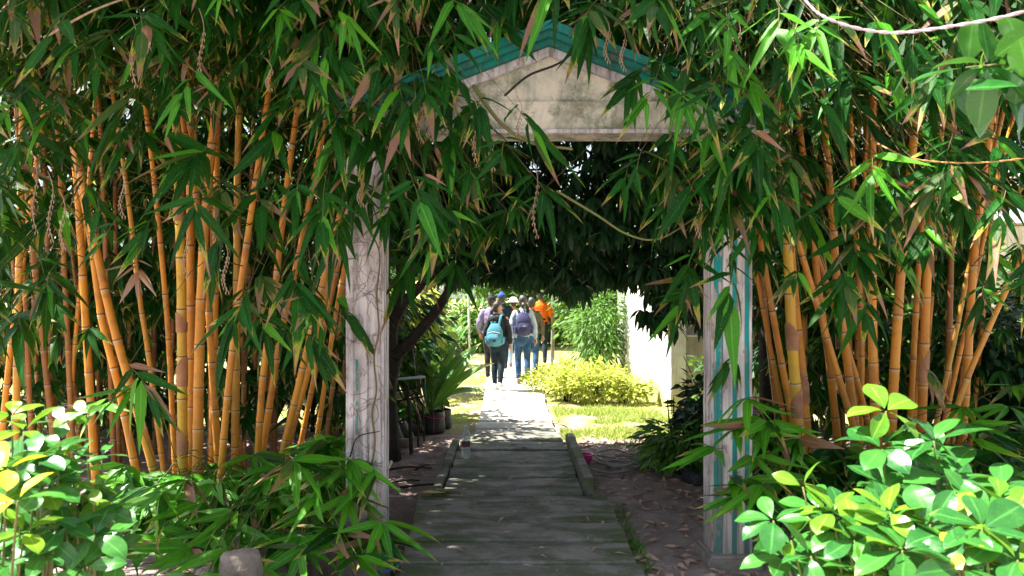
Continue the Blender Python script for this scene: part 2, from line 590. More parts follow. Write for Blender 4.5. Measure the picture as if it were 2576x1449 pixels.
def mass(name, A, mats, tints, mat, parent=None):
    """many leaves as one mesh: mats is (N,3,4)"""
    V, Fc, UV = A
    N, nv, nf = len(mats), len(V), len(Fc)
    VV = np.einsum('nij,vj->nvi', mats[:, :, :3], V) + mats[:, None, :, 3]
    FF = (Fc[None] + (np.arange(N) * nv)[:, None, None]).reshape(-1, 4)
    me = bpy.data.meshes.new(name)
    me.vertices.add(N * nv)
    me.vertices.foreach_set('co', VV.reshape(-1))
    me.loops.add(N * nf * 4)
    me.loops.foreach_set('vertex_index', FF.reshape(-1).astype(np.int32))
    me.polygons.add(N * nf)
    me.polygons.foreach_set('loop_start', np.arange(0, N * nf * 4, 4, dtype=np.int32))
    me.update(calc_edges=True)
    uvl = me.uv_layers.new(name='UVMap')
    uvl.data.foreach_set('uv', np.tile(UV[Fc.reshape(-1)], (N, 1)).ravel())
    at = me.attributes.new('tint', 'FLOAT', 'POINT')
    at.data.foreach_set('value', np.repeat(np.asarray(tints, dtype=np.float32), nv))
    me.polygons.foreach_set('use_smooth', [True] * len(me.polygons))
    me.materials.append(mat)
    return link(name, me, parent)


def leaf_mats(pos, dirs, lens, wid=None, roll=0.35, tip=-0.12):
    """(N,3,4): leaf Y along dirs, Z as close to up as it goes, rolled a little"""
    pos, dirs, lens = np.asarray(pos, float), np.asarray(dirs, float), np.asarray(lens, float)
    N = len(pos)
    dirs = dirs / np.linalg.norm(dirs, axis=1, keepdims=True)
    up = np.tile(np.array([0.0, tip, 1.0]), (N, 1)) + RNG.normal(0, 0.12, (N, 3))
    zz = up - dirs * np.sum(up * dirs, axis=1, keepdims=True)
    zz /= np.linalg.norm(zz, axis=1, keepdims=True) + 1e-9
    xx = np.cross(dirs, zz)
    a = RNG.normal(0, roll, N)[:, None]
    x2 = xx * np.cos(a) + zz * np.sin(a)
    z2 = zz * np.cos(a) - xx * np.sin(a)
    w = lens if wid is None else wid
    out = np.zeros((N, 3, 4))
    out[:, :, 0] = x2 * np.asarray(w)[:, None]
    out[:, :, 1] = dirs * lens[:, None]
    out[:, :, 2] = z2 * lens[:, None]
    out[:, :, 3] = pos
    return out


BAMBOO_A = [leaf_arrays(bamboo_prof, 7, w, dr, fo, wa, tw) for w, dr, fo, wa, tw in
            ((0.090, 0.15, 0.22, 0.1, 0.15), (0.083, 0.35, 0.25, 0.1, -0.2), (0.100, 0.05, 0.15, 0.15, 0.1), (0.076, 0.6, 0.3, 0.1, 0.25),
             (0.105, 0.25, 0.12, 0.2, -0.1), (0.070, 0.25, 0.45, 0.1, -0.4))]
BAMBOO_LO = leaf_arrays(bamboo_prof, 4, 0.105, 0.5, 0.3)
TREE_LO = leaf_arrays(ovate_prof, 3, 0.13, 0.5, 0.25)
ROUND_LO = leaf_arrays(ovate_prof, 3, 0.24, 0.3, 0.25)
BLADE_LO = leaf_arrays(blade_prof, 4, 0.035, 0.9, 0.3)
BROAD_A = [leaf_arrays(broad_prof, 9, w, dr, fo, wa, tw, cols=4) for w, dr, fo, wa, tw in
           ((0.26, 0.55, 0.16, 0.06, 0.1), (0.29, 0.9, 0.12, 0.08, -0.1), (0.24, 0.3, 0.22, 0.05, 0.2), (0.30, 0.7, 0.08, 0.10, 0.0))]
LEAFM = {}
for mk in ('leaf', 'leaf_lit', 'leaf_worn', 'leaf_dry'):
    LEAFM[mk] = [arrays_mesh('bamboo_leaf_mesh', A, M[mk]) for A in BAMBOO_A]
for mk in ('leaf_broad', 'leaf_young', 'leaf_gold'):
    LEAFM[mk] = [arrays_mesh('broad_leaf_mesh', A, M[mk]) for A in BROAD_A]

LEAF_COUNT = 0


def put_leaf(mk, parent, ploc, pos, d, length, widf=1.0, roll=0.3, droopvar=None, tip=(-.35, .1)):
    global LEAF_COUNT
    me = random.choice(LEAFM[mk]) if droopvar is None else LEAFM[mk][droopvar]
    o = bpy.data.objects.new('leaf', me)
    d = d.normalized()
    up = Vector((U(-.2, .2), U(*tip), 1))
    z = (up - d * up.dot(d)).normalized()
    x = d.cross(z)
    a = random.gauss(0, roll)
    x2 = x * math.cos(a) + z * math.sin(a)
    z2 = z * math.cos(a) - x * math.sin(a)
    m = Matrix((x2 * length * widf, d * length, z2 * length)).transposed().to_4x4()
    m.translation = pos - ploc
    COL.objects.link(o)
    o.parent = parent
    o.matrix_local = m
    LEAF_COUNT += 1
    return o

#==SECTION2==
# ------------------------------------------------------------------ ground and path
def ground_z(x, y):
    z = -0.06 + 0.05 * noise.noise(Vector((x * 0.9, y * 0.9, 0.3))) + 0.018 * noise.noise(Vector((x * 5, y * 5, 2)))
    if abs(x) < 0.95 and y < 40:
        z = min(z, -0.055)
    dx, dy = (x + 0.98) / 0.30, (y - 5.45) / 0.95                 # the hollow beside the slabs
    z -= 0.34 * max(0.0, 1 - (dx * dx) ** 2 - (dy * dy) ** 2) ** 0.5 if dx * dx < 1 and dy * dy < 1 else 0
    return z


def axis(lim_lo, lim_hi, fine_lo, fine_hi, step):
    a = list(np.arange(fine_lo, fine_hi, step))
    s, v = step, fine_hi
    while v < lim_hi:
        a.append(v)
        s *= 1.25
        v += s
    a.append(lim_hi)
    s, v = step, fine_lo - step
    while v > lim_lo:
        a.insert(0, v)
        s *= 1.25
        v -= s
    a.insert(0, lim_lo)
    return a


xs = axis(-260, 260, -3.2, 3.6, 0.07)
ys = axis(-60, 420, 3.4, 13, 0.07)
gv = [(x, y, ground_z(x, y)) for y in ys for x in xs]
nx = len(xs)
gf = [(j * nx + i, j * nx + i + 1, (j + 1) * nx + i + 1, (j + 1) * nx + i) for j in range(len(ys) - 1) for i in range(nx - 1)]
me = bpy.data.meshes.new('ground')
me.from_pydata(gv, [], gf)
me.polygons.foreach_set('use_smooth', [True] * len(gf))
ground = link('ground', me, None, M['ground'])
tag(ground, kind='structure')

path = empty('path', (0, 0, 0))
tag(path, kind='structure')
edges_y = [1449 + 190, 1449 + 75, 1412, 1358, 1311, 1267, 1241, 1203, 1176, 1154, 1131, 1110, 1086, 1076, 1058, 1037, 1019, 1003, 988, 975, 963, 952, 942, 933, 925, 918, 911, 905]


def path_edges(d):
    """left and right x of the slabs at distance d"""
    if d < 6.52:
        t = (d - 4.6) / 1.92
        return -0.655 - 0.10 * t + 0.012 * math.sin(d * 7), 0.765 - 0.01 * t
    if d < 9.45:
        return -0.565, 0.575
    return -0.45 - 0.02 * math.sin(d), 0.53 - 0.03 * math.sin(d * 0.7)


for k in range(len(edges_y) - 1):
    d0, d1 = F * CH / (edges_y[k] - HY), F * CH / (edges_y[k + 1] - HY)
    gap = 0.024 if d1 < 9.5 else 0.007
    a0, b0 = path_edges(d0 + 0.02)
    a1, b1 = path_edges(d1 - 0.02)
    jt = 0.012
    bm = bmesh.new()
    top = -0.008 + U(-0.009, 0.009) + (0.006 if 6.5 < d0 < 9 else 0)
    n = 26
    y0, y1 = d0 + gap, d1 - gap
    rows = []
    for (yy, aa, bb) in ((y0, a0 + U(-jt, jt), b0 + U(-jt, jt)), (y1, a1 + U(-jt, jt), b1 + U(-jt, jt))):
        rows.append([(aa + (bb - aa) * i / n, yy + U(-0.011, 0.011)) for i in range(n + 1)])
    tv, cv, bv = [], [], []
    for r, row in enumerate(rows):
        s = 1 if r == 0 else -1
        tv.append([bm.verts.new((x, y + s * 0.009, top)) for x, y in row])
        cv.append([bm.verts.new((x, y, top - 0.009)) for x, y in row])
        bv.append([bm.verts.new((x, y, top - 0.075)) for x, y in row])
    for i in range(n):
        bm.faces.new((tv[0][i], tv[0][i + 1], tv[1][i + 1], tv[1][i]))
        for A_, B_ in ((tv, cv), (cv, bv)):
            bm.faces.new((B_[0][i], B_[0][i + 1], A_[0][i + 1], A_[0][i]))
            bm.faces.new((A_[1][i], A_[1][i + 1], B_[1][i + 1], B_[1][i]))
    for e in (0, n):
        q = [tv[0][e], cv[0][e], bv[0][e], bv[1][e], cv[1][e], tv[1][e]]
        bm.faces.new(q if e else list(reversed(q)))
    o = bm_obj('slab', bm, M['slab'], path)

# the raised edges either side of the middle stretch
bm = bmesh.new()
loftp = [Vector((0.635, 6.62, 0.02)), Vector((0.62, 7.6, 0.035)), Vector((0.618, 8.85, 0.03))]
for i in range(6):
    f0, f1 = i / 6, (i + 1) / 6
    y0, y1 = 6.62 + 2.2 * f0, 6.62 + 2.2 * f1
add_box(bm, (0.632, 7.72, 0.022), (0.095, 2.2, 0.15), bevel=0.012)
bmesh.ops.subdivide_edges(bm, edges=[e for e in bm.edges if e.calc_length() > 1], cuts=14)
for v in bm.verts:
    nv = noise.noise(v.co * 6)
    v.co += Vector((nv * 0.008, 0, noise.noise(v.co * 4 + Vector((3, 1, 2))) * 0.012))
bm_obj('edge_beam', bm, M['slab'], path)
bm = bmesh.new()
add_box(bm, (-0.615, 7.65, -0.01), (0.075, 2.3, 0.09), bevel=0.01)
bmesh.ops.subdivide_edges(bm, edges=[e for e in bm.edges if e.calc_length() > 1], cuts=14)
for v in bm.verts:
    v.co += Vector((noise.noise(v.co * 6) * 0.01, 0, noise.noise(v.co * 4) * 0.012))
bm_obj('edge_beam', bm, M['slab'], path)

# ------------------------------------------------------------------ gateway
GD = 4.93
gate = empty('gateway', (0.23, GD, 0))
tag(gate, 'peeling white and teal cement gateway with a gabled top, standing over the slab path', 'gateway')
GL = Vector((0.23, GD, 0))


def gbox(bm, x0, x1, y0, y1, z0, z1, bevel=0.004, mat=0, jitter=0.0):
    return add_box(bm, ((x0 + x1) / 2 - GL.x, (y0 + y1) / 2 - GL.y, (z0 + z1) / 2), (abs(x1 - x0), abs(y1 - y0), abs(z1 - z0)), bevel=bevel, mat=mat, jitter=jitter)


def rough(bm, amt, sc=9.0, cuts_len=0.25):
    for _ in range(3):
        es = [e for e in bm.edges if e.calc_length() > cuts_len]
        if not es:
            break
        bmesh.ops.subdivide_edges(bm, edges=es, cuts=3)
    for v in bm.verts:
        v.co += Vector((noise.noise(v.co * sc), noise.noise(v.co * sc + Vector((9, 2, 1))), 0.4 * noise.noise(v.co * sc + Vector((1, 7, 3))))) * amt


def column(x0, x1, right):
    w = x1 - x0
    bm = bmesh.new()
    gbox(bm, x0 + 0.004, x1 - 0.004, GD + 0.006, GD + 0.25, -0.1, 2.60)
    rough(bm, 0.003)
    # ribs with painted grooves between them
    col = bm_obj('column', bm, M['col_teal'] if right else M['col_white'], gate)
    if right:
        spans = [(0.0, 0.09, 'g', 0.012), (0.105, 0.20, 'g', 0.006), (0.215, 0.47, 'w', 0), (0.60, 0.80, 'w', 0), (0.93, 1.0, 'w', 0.0)]
        grooves = [(0.47, 0.60), (0.80, 0.93)]
    else:
        spans = [(0.0, 0.22, 'w', 0), (0.25, 0.36, 'g', 0.01), (0.39, 0.62, 'w', 0), (0.66, 1.0, 'w', 0)]
        grooves = [(0.22, 0.25), (0.36, 0.39), (0.62, 0.66)]
    for a, b, kind, back in spans:
        bm = bmesh.new()
        gbox(bm, x0 + a * w, x0 + b * w, GD - 0.004 + back, GD + 0.0235, -0.1, 2.598, bevel=0.003)
        rough(bm, 0.0035, 7)
        bm_obj('rib', bm, M['col_teal2'] if kind == 'g' else M['col_white'], col)
    # ribs on the side that faces the path
    sx = x0 if right else x1
    s = -1 if right else 1
    for y0, y1 in ((0.03, 0.085), (0.11, 0.165), (0.19, 0.245)):
        bm = bmesh.new()
        gbox(bm, sx - s * 0.006, sx + s * 0.012, GD + y0, GD + y1, -0.1, 2.597, bevel=0.003)
        rough(bm, 0.003, 7)
        bm_obj('rib', bm, M['col_white'], col)
    bm = bmesh.new()
    gbox(bm, x0 - 0.05, x1 + 0.06, GD - 0.06, GD + 0.30, -0.2, 0.02, bevel=0.02)
    rough(bm, 0.014, 5)
    bm_obj('base', bm, M['base'], col)
    return col


column(-1.02, -0.805, False)
column(1.245, 1.475, True)
bm = bmesh.new()
gbox(bm, -1.10, 1.56, GD + 0.01, GD + 0.26, 2.60, 2.80)
rough(bm, 0.003, 4)
bm_obj('beam', bm, M['pediment'], gate)
bm = bmesh.new()
gbox(bm, -1.12, 1.58, GD - 0.012, GD + 0.012, 2.60, 2.625, bevel=0.003)
bm_obj('moulding', bm, M['col_white'], gate)


def gable(name, y0, y1, dz_top, thick, half, mat, xc=0.23, zc=3.255, slope=0.385, solid_base=None):
    """sloped band following both sides of the gable; or the filled panel under it"""
    bm = bmesh.new()
    X = [xc - half, xc, xc + half]
    Z = [zc + dz_top - slope * half, zc + dz_top, zc + dz_top - slope * half]
    lo = [solid_base] * 3 if solid_base is not None else [z - thick for z in Z]
    fr = [[bm.verts.new((x - GL.x, y - GL.y, z)) for x, z in zip(X, Z)] for y in (y0, y1)]
    bk = [[bm.verts.new((x - GL.x, y - GL.y, z)) for x, z in zip(X, lo)] for y in (y0, y1)]
    for i in range(2):
        bm.faces.new((bk[0][i], bk[0][i + 1], fr[0][i + 1], fr[0][i]))
        bm.faces.new((fr[1][i], fr[1][i + 1], bk[1][i + 1], bk[1][i]))
        bm.faces.new((fr[0][i], fr[0][i + 1], fr[1][i + 1], fr[1][i]))
        bm.faces.new((bk[1][i], bk[1][i + 1], bk[0][i + 1], bk[0][i]))
    for i in (0, 2):
        q = (fr[0][i], fr[1][i], bk[1][i], bk[0][i])
        bm.faces.new(q if i == 2 else tuple(reversed(q)))
    rough(bm, 0.004, 6, 0.35)
    bmesh.ops.recalc_face_normals(bm, faces=bm.faces)
    return bm_obj(name, bm, mat, gate)


gable('pediment', GD + 0.035, GD + 0.24, -0.13, 0, 1.25, M['pediment'], solid_base=2.802)
gable('raking_moulding', GD - 0.005, GD + 0.033, -0.125, 0.055, 1.27, M['col_white'])
roof = gable('roof', GD - 0.13, GD + 0.42, 0.0, 0.05, 1.36, M['roof_teal'])
for nm, y0, y1, dz, th in (('eave_trim', GD - 0.095, GD + 0.38, -0.052, 0.034), ('eave_trim', GD - 0.05, GD + 0.33, -0.088, 0.034)):
    o = gable(nm, y0, y1, dz, th, 1.33, M['roof_teal'])
    o.parent = roof

# dark vine creeping up the left column and rootlets on it
vine = empty('creeping_vine', (-0.88, GD, 0))
tag(vine, 'dark stringy dead vine and rootlets clinging to the left gate column', 'vine')
VL = Vector((-0.88, GD, 0))
vp = [P(890, 1390, 4.9), P(905, 1265, 4.9), P(932, 1180, 4.905), P(943, 1110, 4.9), P(936, 1040, 4.905), P(947, 980, 4.9), P(941, 900, 4.905), P(953, 830, 4.9), P(948, 740, 4.905), P(955, 640, 4.9), P(930, 560, 4.9), P(942, 440, 4.9)]
tube_obj('stem', vp, (0.007, 0.004), M['twig'], vine, 6, 60, VL)
vp = [P(880, 1150, 4.9), P(900, 1100, 4.89), P(955, 1085, 4.88)]
tube_obj('stem', vp, (0.005, 0.003), M['bark'], vine, 5, 20, VL)
bm = bmesh.new()
for k in range(95):
    p = P(U(872, 955), U(560, 1330), 4.905)
    pts = [p]
    d = Vector((U(-1, 1), 0, U(-1, 0.6))).normalized()
    for j in range(6):
        d = (d + Vector((U(-.7, .7), 0, U(-.6, .5)))).normalized()
        q = pts[-1] + d * U(0.015, 0.035)
        q.x = min(max(q.x, -1.03), -0.79)
        q.y = 4.918
        pts.append(q)
    loft(bm, [q - VL for q in pts], [U(0.0007, 0.0019)] * len(pts), 3)
tag(bm_obj('rootlets', bm, M['twig'], vine), kind='stuff')
# ------------------------------------------------------------------ bamboo culms
GRP = {'L': 'orange bamboo culms of the left clump', 'R': 'orange bamboo culms of the right clump'}
CULMS = {'L': [], 'R': []}


def make_culm(side, pts, wpx, d0, mat, label, ztop=6.4, sheath=(), lean=0.05, node=0.46, hero=True, bend=0.35, segs=10, group=None):
    W = []
    for X, Y in pts:
        d = d0
        for _ in range(4):
            z = CH - (Y - HY) / F * d
            d = d0 - lean * z
        W.append(P(X, Y, d))
    # down to the soil and up past the picture
    s = (W[1] - W[0]).normalized()
    if W[0].z > -0.05:
        W.insert(0, W[0] - s * ((W[0].z + 0.08) / s.z))
    s = (W[-1] - W[-2]).normalized()
    top = W[-1]
    outw = Vector((math.copysign(1, s.x) * 0.3 + U(-.25, .25), -0.55 + U(-0.3, 0.3), 0))
    k = 0
    while top.z < ztop and k < 12:
        s = (s + outw * 0.10 * bend).normalized()
        top = top + s * 0.6
        W.append(top)
        k += 1
    n = max(14, int(sum((W[i + 1] - W[i]).length for i in range(len(W) - 1)) / 0.22))
    path_ = smooth_pts(W, n)
    base = path_[0].copy()
    base.z = 0
    # rings with nodes
    r0 = wpx / F * d0 / 2
    lens = [0.0]
    for i in range(1, n):
        lens.append(lens[-1] + (path_[i] - path_[i - 1]).length)
    tot = lens[-1]

    def at(s_):
        s_ = min(max(s_, 0), tot)
        for i in range(1, n):
            if lens[i] >= s_:
                t = (s_ - lens[i - 1]) / max(1e-6, lens[i] - lens[i - 1])
                return path_[i - 1].lerp(path_[i], t)
        return path_[-1]

    bm = bmesh.new()
    uvl = bm.loops.layers.uv.new('UVMap')
    rp, rr, rv = [], [], []
    s_, idx = -U(0, 0.35) * 0, 0
    nl = node * U(0.55, 0.8)
    first = U(0, 90)
    while s_ < tot:
        e = min(s_ + nl, tot)
        rad = r0 * (1 - 0.72 * (s_ / tot) ** 1.3)
        for q, mul in ((0.0, 1.0), (0.018 / nl, 1.08), (0.045 / nl, 0.985), (0.5, 0.97), (1 - 0.03 / nl, 1.0), (1 - 0.008 / nl, 1.06)):
            rp.append(at(s_ + (e - s_) * q))
            rr.append(rad * mul)
            rv.append(first // 1 + idx + q)
        s_ = e
        idx += 1
        nl = min(node * 1.1, nl * 1.08) * U(0.95, 1.05)
    loft(bm, [p - base for p in rp], rr, segs, False, uvl=uvl, vs=rv)
    c = empty('bamboo_culm', base)
    tag(c, label, 'bamboo', group or GRP[side])
    bm_obj('stalk', bm, M[mat], c)
    for (ya, yb, flip) in sheath:
        # papery sheath wrapping the stalk between two picture rows
        za, zb = CH - (ya - HY) / F * d0, CH - (yb - HY) / F * d0
        bm = bmesh.new()
        N = 12
        rows = []
        lo = [at(s2) for s2 in np.linspace(0, tot, 200)]

        def atz(z):
            return min(lo, key=lambda p: abs(p.z - z))
        for j in range(6):
            q = j / 5
            ring = []
            for k2 in range(N):
                ang = 2 * math.pi * k2 / N
                hgt = 1.0 if q < 0.3 else 1.0
                top_z = za + (zb - za) * (0.45 + 0.55 * (0.5 + 0.5 * math.cos(ang - (0.6 if flip else 2.6))))
                z = za + (top_z - za) * q
                ctr = atz(z)
                rr_ = r0 * (1.06 + 0.05 * q + 0.02 * math.sin(3 * ang))
                ring.append(bm.verts.new(Vector((ctr.x + rr_ * math.cos(ang), ctr.y - rr_ * math.sin(ang), z)) - base))
            rows.append(ring)
        for j in range(5):
            for k2 in range(N):
                bm.faces.new((rows[j][k2], rows[j][(k2 + 1) % N], rows[j + 1][(k2 + 1) % N], rows[j + 1][k2]))
        bm_obj('sheath', bm, M['sheath'], c, smooth=True)
    info = dict(obj=c, base=base, path=path_, nleaf=0, side=side)
    CULMS[side].append(info)
    return info


L_ = 'L'
R_ = 'R'
spec = [
    (L_, [(460, 1232), (458, 900), (456, 700), (450, 520), (442, 280), (425, 100)], 26, 6.5, 'culm_yellow', 'thick bright yellow bamboo culm with brown sheaths, foremost of the left clump', ((1143, 1070, 0), (970, 895, 1), (835, 785, 0), (560, 470, 1))),
    (L_, [(482, 1150), (481, 900), (479, 700), (478, 400)], 22, 6.8, 'culm', 'straight orange culm close against the right side of the bright yellow culm', ()),
    (L_, [(497, 1190), (501, 900), (508, 700), (522, 480), (545, 250)], 27, 6.45, 'culm', 'thick orange culm with grey blotches, second right of the bright yellow one', ()),
    (L_, [(548, 1140), (535, 950), (520, 700), (492, 480), (465, 330), (430, 120)], 20, 6.7, 'culm', 'orange culm leaning up to the left across the middle of the left clump', ()),
    (L_, [(557, 1180), (572, 1000), (600, 760), (640, 480), (682, 190), (710, 0)], 19, 6.2, 'culm', 'slim smooth orange culm leaning far right in front of the left clump', ()),
    (L_, [(333, 1140), (295, 960), (255, 800), (225, 580), (160, 260)], 19, 6.7, 'culm', 'orange culm leaning hard left, left one of the crossing front pair', ()),
    (L_, [(378, 1150), (322, 950), (275, 780), (235, 590), (180, 330)], 22, 6.6, 'culm', 'orange culm leaning hard left, right one of the crossing front pair', ()),
    (L_, [(398, 1080), (372, 880), (350, 740), (330, 560)], 14, 7.2, 'culm', 'thin orange culm leaning left between the leaning pair and the yellow culm', ()),
    (L_, [(436, 1080), (425, 860), (412, 700), (395, 520)], 15, 7.0, 'culm', 'thin orange culm just left of the bright yellow culm', ()),
    (L_, [(648, 1150), (662, 940), (690, 740), (720, 480), (740, 330)], 18, 6.5, 'culm', 'orange culm with a pale cut node behind the long drooping leaf spray', ()),
    (L_, [(672, 1060), (705, 850), (752, 640), (800, 400)], 18, 6.8, 'culm', 'orange culm leaning right in the middle of the right half of the left clump', ()),
    (L_, [(725, 1080), (770, 890), (815, 700), (860, 520), (885, 400)], 19, 6.5, 'culm', 'orange culm leaning hard right towards the left gate column', ()),
    (L_, [(742, 1060), (790, 880), (838, 660), (872, 540)], 15, 6.8, 'culm', 'thinner orange culm right behind the one leaning to the gate column', ()),
    (L_, [(768, 1060), (800, 900), (835, 740), (860, 620)], 14, 7.0, 'culm', 'thin straw coloured culm second from the left gate column', ()),
    (L_, [(805, 1050), (830, 880), (850, 760), (880, 600)], 13, 6.9, 'culm', 'thin orange culm nearest the left gate column', ()),
    (L_, [(592, 1080), (596, 700), (598, 400), (605, 230)], 21, 7.3, 'culm', 'upright orange culm behind the slim leaning one in the left clump', ()),
    (L_, [(535, 1120), (540, 800), (545, 500), (545, 260)], 20, 7.2, 'culm', 'upright darker orange culm in the core of the left clump', ()),
    (L_, [(40, 1080), (45, 800), (50, 560)], 18, 7.0, 'culm', 'upright orange culm standing alone at the left edge above the shrub', ()),
    (L_, [(8, 1060), (30, 850), (60, 640)], 15, 7.2, 'culm', 'orange culm leaning right at the extreme left edge', ()),
    (L_, [(175, 1060), (186, 900), (200, 740)], 12, 7.4, 'culm', 'lone thin reddish culm in the dark gap left of the leaning pair', ()),
    (L_, [(205, 640), (195, 480), (180, 330)], 20, 7.0, 'culm', 'shaded culm showing its upper length above the leaning pair', ()),
    (R_, [(2014, 1165), (2003, 1000), (1992, 850), (1985, 700), (1977, 500), (1970, 300)], 29, 6.6, 'culm_yellow', 'thickest golden culm with brown sheaths, foremost of the right clump', ((1050, 975, 1), (880, 810, 0), (400, 320, 0))),
    (R_, [(2030, 1110), (2018, 930), (2000, 760), (1985, 560)], 24, 6.9, 'culm', 'orange culm tucked right behind the thickest golden culm', ((1010, 930, 0),)),
    (R_, [(1968, 1030), (1935, 860), (1905, 700), (1886, 600)], 13, 7.0, 'culm', 'thin orange culm leaning left beside the right gate column', ()),
    (R_, [(1990, 1040), (1955, 850), (1925, 680), (1905, 560)], 18, 6.9, 'culm', 'orange culm leaning left, second from the right gate column', ()),
    (R_, [(2102, 1060), (2085, 900), (2062, 750), (2045, 600)], 20, 7.0, 'culm', 'orange culm leaning slightly left, right of the thickest golden culm', ()),
    (R_, [(2152, 1080), (2130, 900), (2108, 740), (2095, 560)], 22, 6.9, 'culm', 'orange culm with a dark node, third right of the golden culm', ()),
    (R_, [(2185, 1070), (2150, 940), (2095, 760), (2030, 580)], 17, 7.1, 'culm', 'thin culm slanting strongly left across the middle of the right clump', ()),
    (R_, [(2206, 1090), (2196, 900), (2193, 700), (2194, 400), (2197, 90)], 25, 6.5, 'culm', 'tall straight orange culm in the centre of the right clump', ()),
    (R_, [(2243, 1060), (2252, 900), (2265, 700), (2285, 480)], 25, 6.5, 'culm', 'thick smooth orange culm just right of the tall straight centre one', ()),
    (R_, [(2318, 1080), (2325, 880), (2332, 700), (2350, 480)], 24, 6.8, 'culm', 'thick brownish culm with a peeling sheath right of centre in the right clump', ((960, 880, 1),)),
    (R_, [(2352, 1080), (2400, 860), (2440, 660)], 13, 7.0, 'culm', 'thin straw culm leaning right among the right clump', ()),
    (R_, [(2385, 1020), (2425, 840), (2470, 620)], 13, 7.2, 'culm', 'thin culm leaning right behind the outermost upright one', ()),
    (R_, [(2424, 1060), (2436, 880), (2446, 700), (2460, 560)], 21, 6.7, 'culm', 'upright orange culm at the right side of the right clump', ()),
    (R_, [(2385, 1090), (2430, 960), (2490, 820), (2545, 700)], 15, 6.4, 'culm', 'bare culm slanting far out to the right, outermost of the right clump', ()),
    (R_, [(2165, 1060), (2168, 860), (2160, 700)], 15, 7.3, 'culm', 'thin upright culm left of the tall straight centre one', ()),
    (R_, [(2290, 1060), (2300, 860), (2312, 660)], 16, 7.3, 'culm', 'thin upright culm between the two thick right-hand culms', ()),
    (R_, [(1945, 400), (1915, 300), (1880, 180)], 18, 6.7, 'culm', 'upper length of a culm leaning left above the right gate column', ()),
]
for side, pts, w, d0, mat, label, sh in spec:
    make_culm(side, pts, w, d0, mat, label, ztop=U(5.8, 6.8), sheath=sh)
place_l = lambda X: 'at the extreme left edge above the shrub' if X < 60 else 'left of the lone thin reddish culm' if X < 175 else 'between the lone reddish culm and the leaning pair' if X < 290 else 'behind the leaning pair' if X < 430 else 'behind the bright yellow culm' if X < 580 else 'behind the slim right-leaning culm' if X < 710 else 'next to the left gate column'
place_r = lambda X: 'next to the right gate column' if X < 1990 else 'behind the thickest golden culm' if X < 2110 else 'behind the tall straight centre culm' if X < 2240 else 'behind the two thick right-hand culms' if X < 2360 else 'behind the outermost culms at the right'
back_l = 'slim shaded brown culm crowded in the dark back of the left clump'
back_r = 'slim shaded brown culm crowded in the dark back of the right clump'
for k in range(34):
    X = U(-60, 400) if k < 18 else U(400, 850)
    d = U(7.3, 8.6)
    lean = (X - 470) * 0.12 + U(-30, 30)
    make_culm('L', [(X, 1050), (X + lean * .5, 850), (X + lean, 650), (X + lean * 1.6, 400)], U(10, 17), d, 'culm_shade', 'slim shaded brown culm ' + place_l(X), ztop=U(5, 6.5), segs=7, group='shaded culms at the back of the left clump')
for k in range(24):
    X = U(1930, 2470)
    d = U(7.3, 8.4)
    lean = (X - 2200) * 0.14 + U(-30, 30)
    make_culm('R', [(X, 1050), (X + lean * .5, 850), (X + lean, 650), (X + lean * 1.6, 400)], U(10, 17), d, 'culm_shade' if k % 2 else 'culm', 'slim shaded brown culm ' + place_r(X), ztop=U(5, 6.5), segs=7, group='shaded culms at the back of the right clump')

# name each shaded culm by its place in the row behind what stands in front of it
ORD = ['first', 'second', 'third', 'fourth', 'fifth', 'sixth', 'seventh', 'eighth', 'ninth', 'tenth', 'eleventh', 'twelfth', 'thirteenth', 'fourteenth', 'fifteenth', 'sixteenth']
rows_ = {}
for side_ in ('L', 'R'):
    for c_ in CULMS[side_]:
        if c_['obj'].get('group', '').startswith('shaded culms'):
            rows_.setdefault(c_['obj']['label'], []).append(c_)
for lab_, cs_ in rows_.items():
    cs_.sort(key=lambda c: c['base'].x / c['base'].y)
    for i_, c_ in enumerate(cs_):
        place_ = lab_.replace('slim shaded brown culm ', '')
        c_['obj']['label'] = ('%s shaded culm from the left, %s' % (ORD[i_], place_)) if len(cs_) > 1 else lab_

# ------------------------------------------------------------------ leaf sprays
FRONT = {s: [c for c in CULMS[s]] for s in CULMS}


def host_for(p, side=None):
    side = side or ('L' if p.x < 0.15 else 'R')
    best, bd = None, 1e9
    for c in FRONT[side]:
        if c['nleaf'] > 285:
            continue
        i = min(range(len(c['path'])), key=lambda j: abs(c['path'][j].z - (p.z + 0.35)))
        q = c['path'][i]
        d = abs(q.x - p.x) + 0.4 * abs(q.y - p.y) + c['nleaf'] * 0.004
        if d < bd:
            best, bd = c, d
    return best


def twig_path(c, hub):
    dist = (Vector((hub.x, hub.y, 0)) - Vector((c['base'].x, c['base'].y, 0))).length
    zt = hub.z + 0.12 + 0.22 * dist
    i = min(range(len(c['path'])), key=lambda j: abs(c['path'][j].z - zt))
    a = c['path'][i]
    mid = a.lerp(hub, 0.55) + Vector((U(-.08, .08), 0, 0.10 + 0.12 * (hub - a).length))
    return smooth_pts([a, mid, hub], 8)


def fan_dirs(n, out, down, spread):
    """directions of a hanging fan of leaves"""
    m = (out * (1 - down) + Vector((0, 0, -down))).normalized()
    side = Vector((0, 0, 1)).cross(out)
    side = side.normalized() if side.length > 1e-3 else Vector((1, 0, 0))
    res = []
    for i in range(n):
        a = (i / (n - 1) * 2 - 1) * spread + random.gauss(0, 0.12) if n > 1 else 0
        up_ = random.gauss(0, 0.22)
        v = m * math.cos(a) + side * math.sin(a) + out * up_ * 0.6 + Vector((0, 0, 1)) * (0.10 * abs(math.sin(a)) + up_ * 0.2)
        res.append((v.normalized(), a))
    return res


